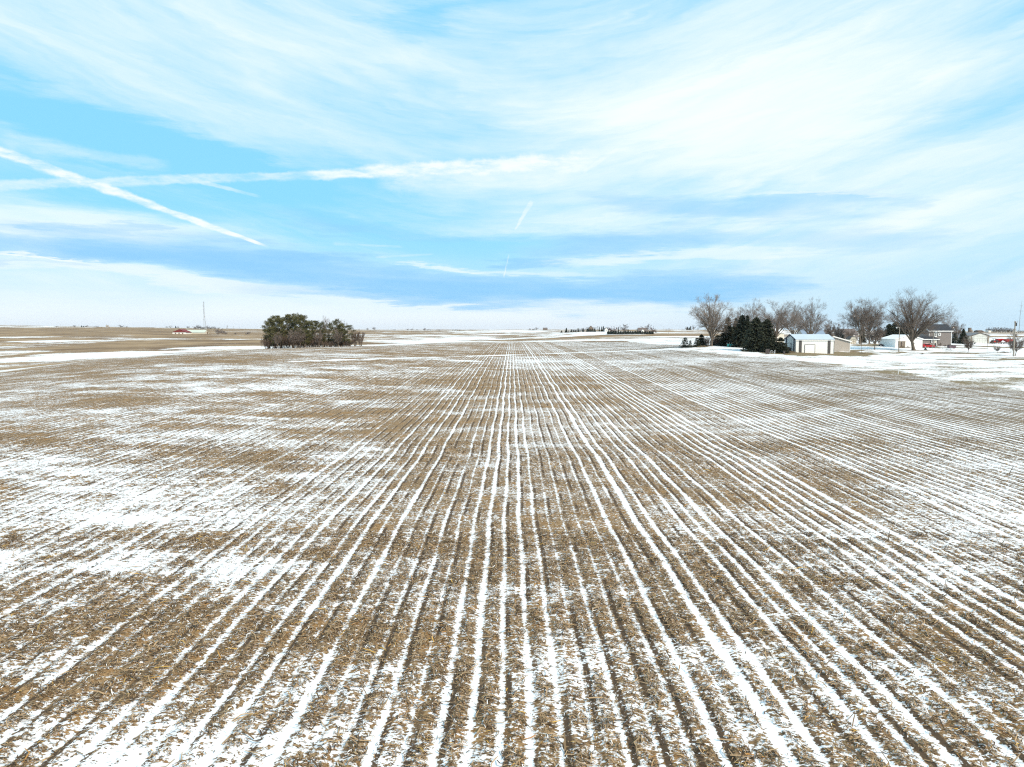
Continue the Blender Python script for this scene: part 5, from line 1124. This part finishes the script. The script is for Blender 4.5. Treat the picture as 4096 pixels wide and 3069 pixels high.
for a, c in zip(fs[:-1], fs[1:]):
    for k in range(3): b.tube([leg(k, a), leg((k + 1) % 3, c)], .05, 3); b.tube([leg(k, c), leg((k + 1) % 3, c)], .045, 3)
b.obj('bracing', M['tower_steel'], o)['kind'] = 'stuff'
for f, s in ((.86, -1), (.75, -1), (.53, 1), (.44, -1)): MB().box(-.5 + (s > 0) * .4, .3 + s * 1.1 if s > 0 else -.5 + .2, -.5, .2, h * f - .5, h * f + .5).obj('antenna_box', M['tower_steel'], o) if s > 0 else MB().tube([(-.5, -.3, h * f), (-1.9, -.3, h * f + .6)], .16, 5).obj('antenna_arm', M['tower_steel'], o)
MB().box(-1.6, 5.2, -1.8, -.5, 0, 3.0).obj('base_shelter', M['brown_wood'], o)
Y = 1400; x = wx_at(4075, Y); z = tzz(x, Y); o = empty('radio_mast', (x, Y, z), 'thin guyed radio mast with two crossbars at the right edge', 'mast'); h = pz(1201, Y) - z
MB().tube([(0, 0, -.5), (.5, 0, h * .5), (2.2, 0, h * .82)], [.55, .4, .32], 5).obj('shaft', M['tower_steel'], o); MB().tube([(2.2, 0, h * .82), (2.6, 0, h)], [.2, .1], 5).obj('whip', M['tower_steel'], o)
for f, l, x in ((.83, 6, 2.2), (.67, 8, 1.4)): MB().tube([(x - l / 2, 0, h * f), (x + l / 2, 0, h * f)], .25, 5).obj('crossbar', M['tower_steel'], o)
Y = 2000; x = wx_at(910, Y); o = empty('lattice_pylon', (x, Y, tzz(x, Y)), 'small lattice pylon on the horizon between the radio tower and the grove', 'pylon'); hh = 17 / FPX * Y
for sx in (-1, 1):
    for sy in (-1, 1): MB().tube([(sx * 2.2, sy * 2.2, -.5), (sx * .4, sy * .4, hh)], .28, 4).obj('leg', M['tower_steel'], o)
for f in (.3, .6, .85): MB().box(-2.2 * (1 - f) - 1.0, 2.2 * (1 - f) + 1.0, -.2, .2, hh * f - .2, hh * f + .2).obj('crossarm', M['tower_steel'], o)
for px, Y, hpx in ((244, 2300, 9), (315, 2300, 7), (385, 2300, 7), (935, 2000, 12), (960, 2000, 7), (984, 2000, 6), (1412, 2300, 13), (1438, 2300, 9), (1556, 2400, 9), (1654, 2400, 14), (1863, 2400, 9), (1890, 2400, 6), (2064, 2400, 8), (2258, 1700, 10), (2372, 1120, 16), (2654, 2300, 13), (2664, 2300, 6), (2677, 2300, 8), (2688, 2300, 7), (2713, 2300, 7), (2728, 2300, 8), (2675, 1000, 20)):
    x = wx_at(px, Y); o = empty('utility_pole', (x, Y, tzz(x, Y)), *(('thin pole on the left horizon, left of the radio tower', 'pole', 'poles left of the radio tower') if px < 600 else ('thin pole between the radio tower and the grove', 'pole', 'poles between tower and grove') if px < 1000 else ('thin pole on the horizon right of the grove', 'pole', 'poles on the middle horizon') if px < 2200 else ('thin pole standing left of the distant row of conifers', 'pole') if px == 2258 else ('pale pole before the brown gabled house', 'pole') if px == 2372 else ('nearer taller pole in the fields right of the long hedge', 'pole') if px == 2675 else ('thin pole on the skyline between the long hedge and the vase tree', 'pole', 'poles right of the long hedge'))); hh = hpx / FPX * Y * 1.1
    MB().tube([(0, 0, -.5), (0, 0, hh)], [.22, .16], 5).obj('post', M['pole_wood'], o); MB().box(-1.1, 1.1, -.32, -.20, hh * .93, hh * .93 + .18).obj('crossarm', M['brown_wood'], o)
# ------------------------------------------------------------------ the air
if HAZE > 0:
    hm = bpy.data.materials.new('haze'); hm.use_nodes = True; t = hm.node_tree
    for n in list(t.nodes): t.nodes.remove(n)
    ou = t.nodes.new('ShaderNodeOutputMaterial'); pv = t.nodes.new('ShaderNodeVolumePrincipled'); t.links.new(pv.outputs[0], ou.inputs['Volume'])
    pv.inputs['Color'].default_value = (0.86, 0.93, 1.0, 1); pv.inputs['Density'].default_value = HAZE; pv.inputs['Anisotropy'].default_value = 0.0
    zl = float(GV[:, 2].min()) - 1.0
    tag(MB().box(-9700, 9700, -9700, 9700, zl, 90.0).obj('haze', hm), kind='stuff')
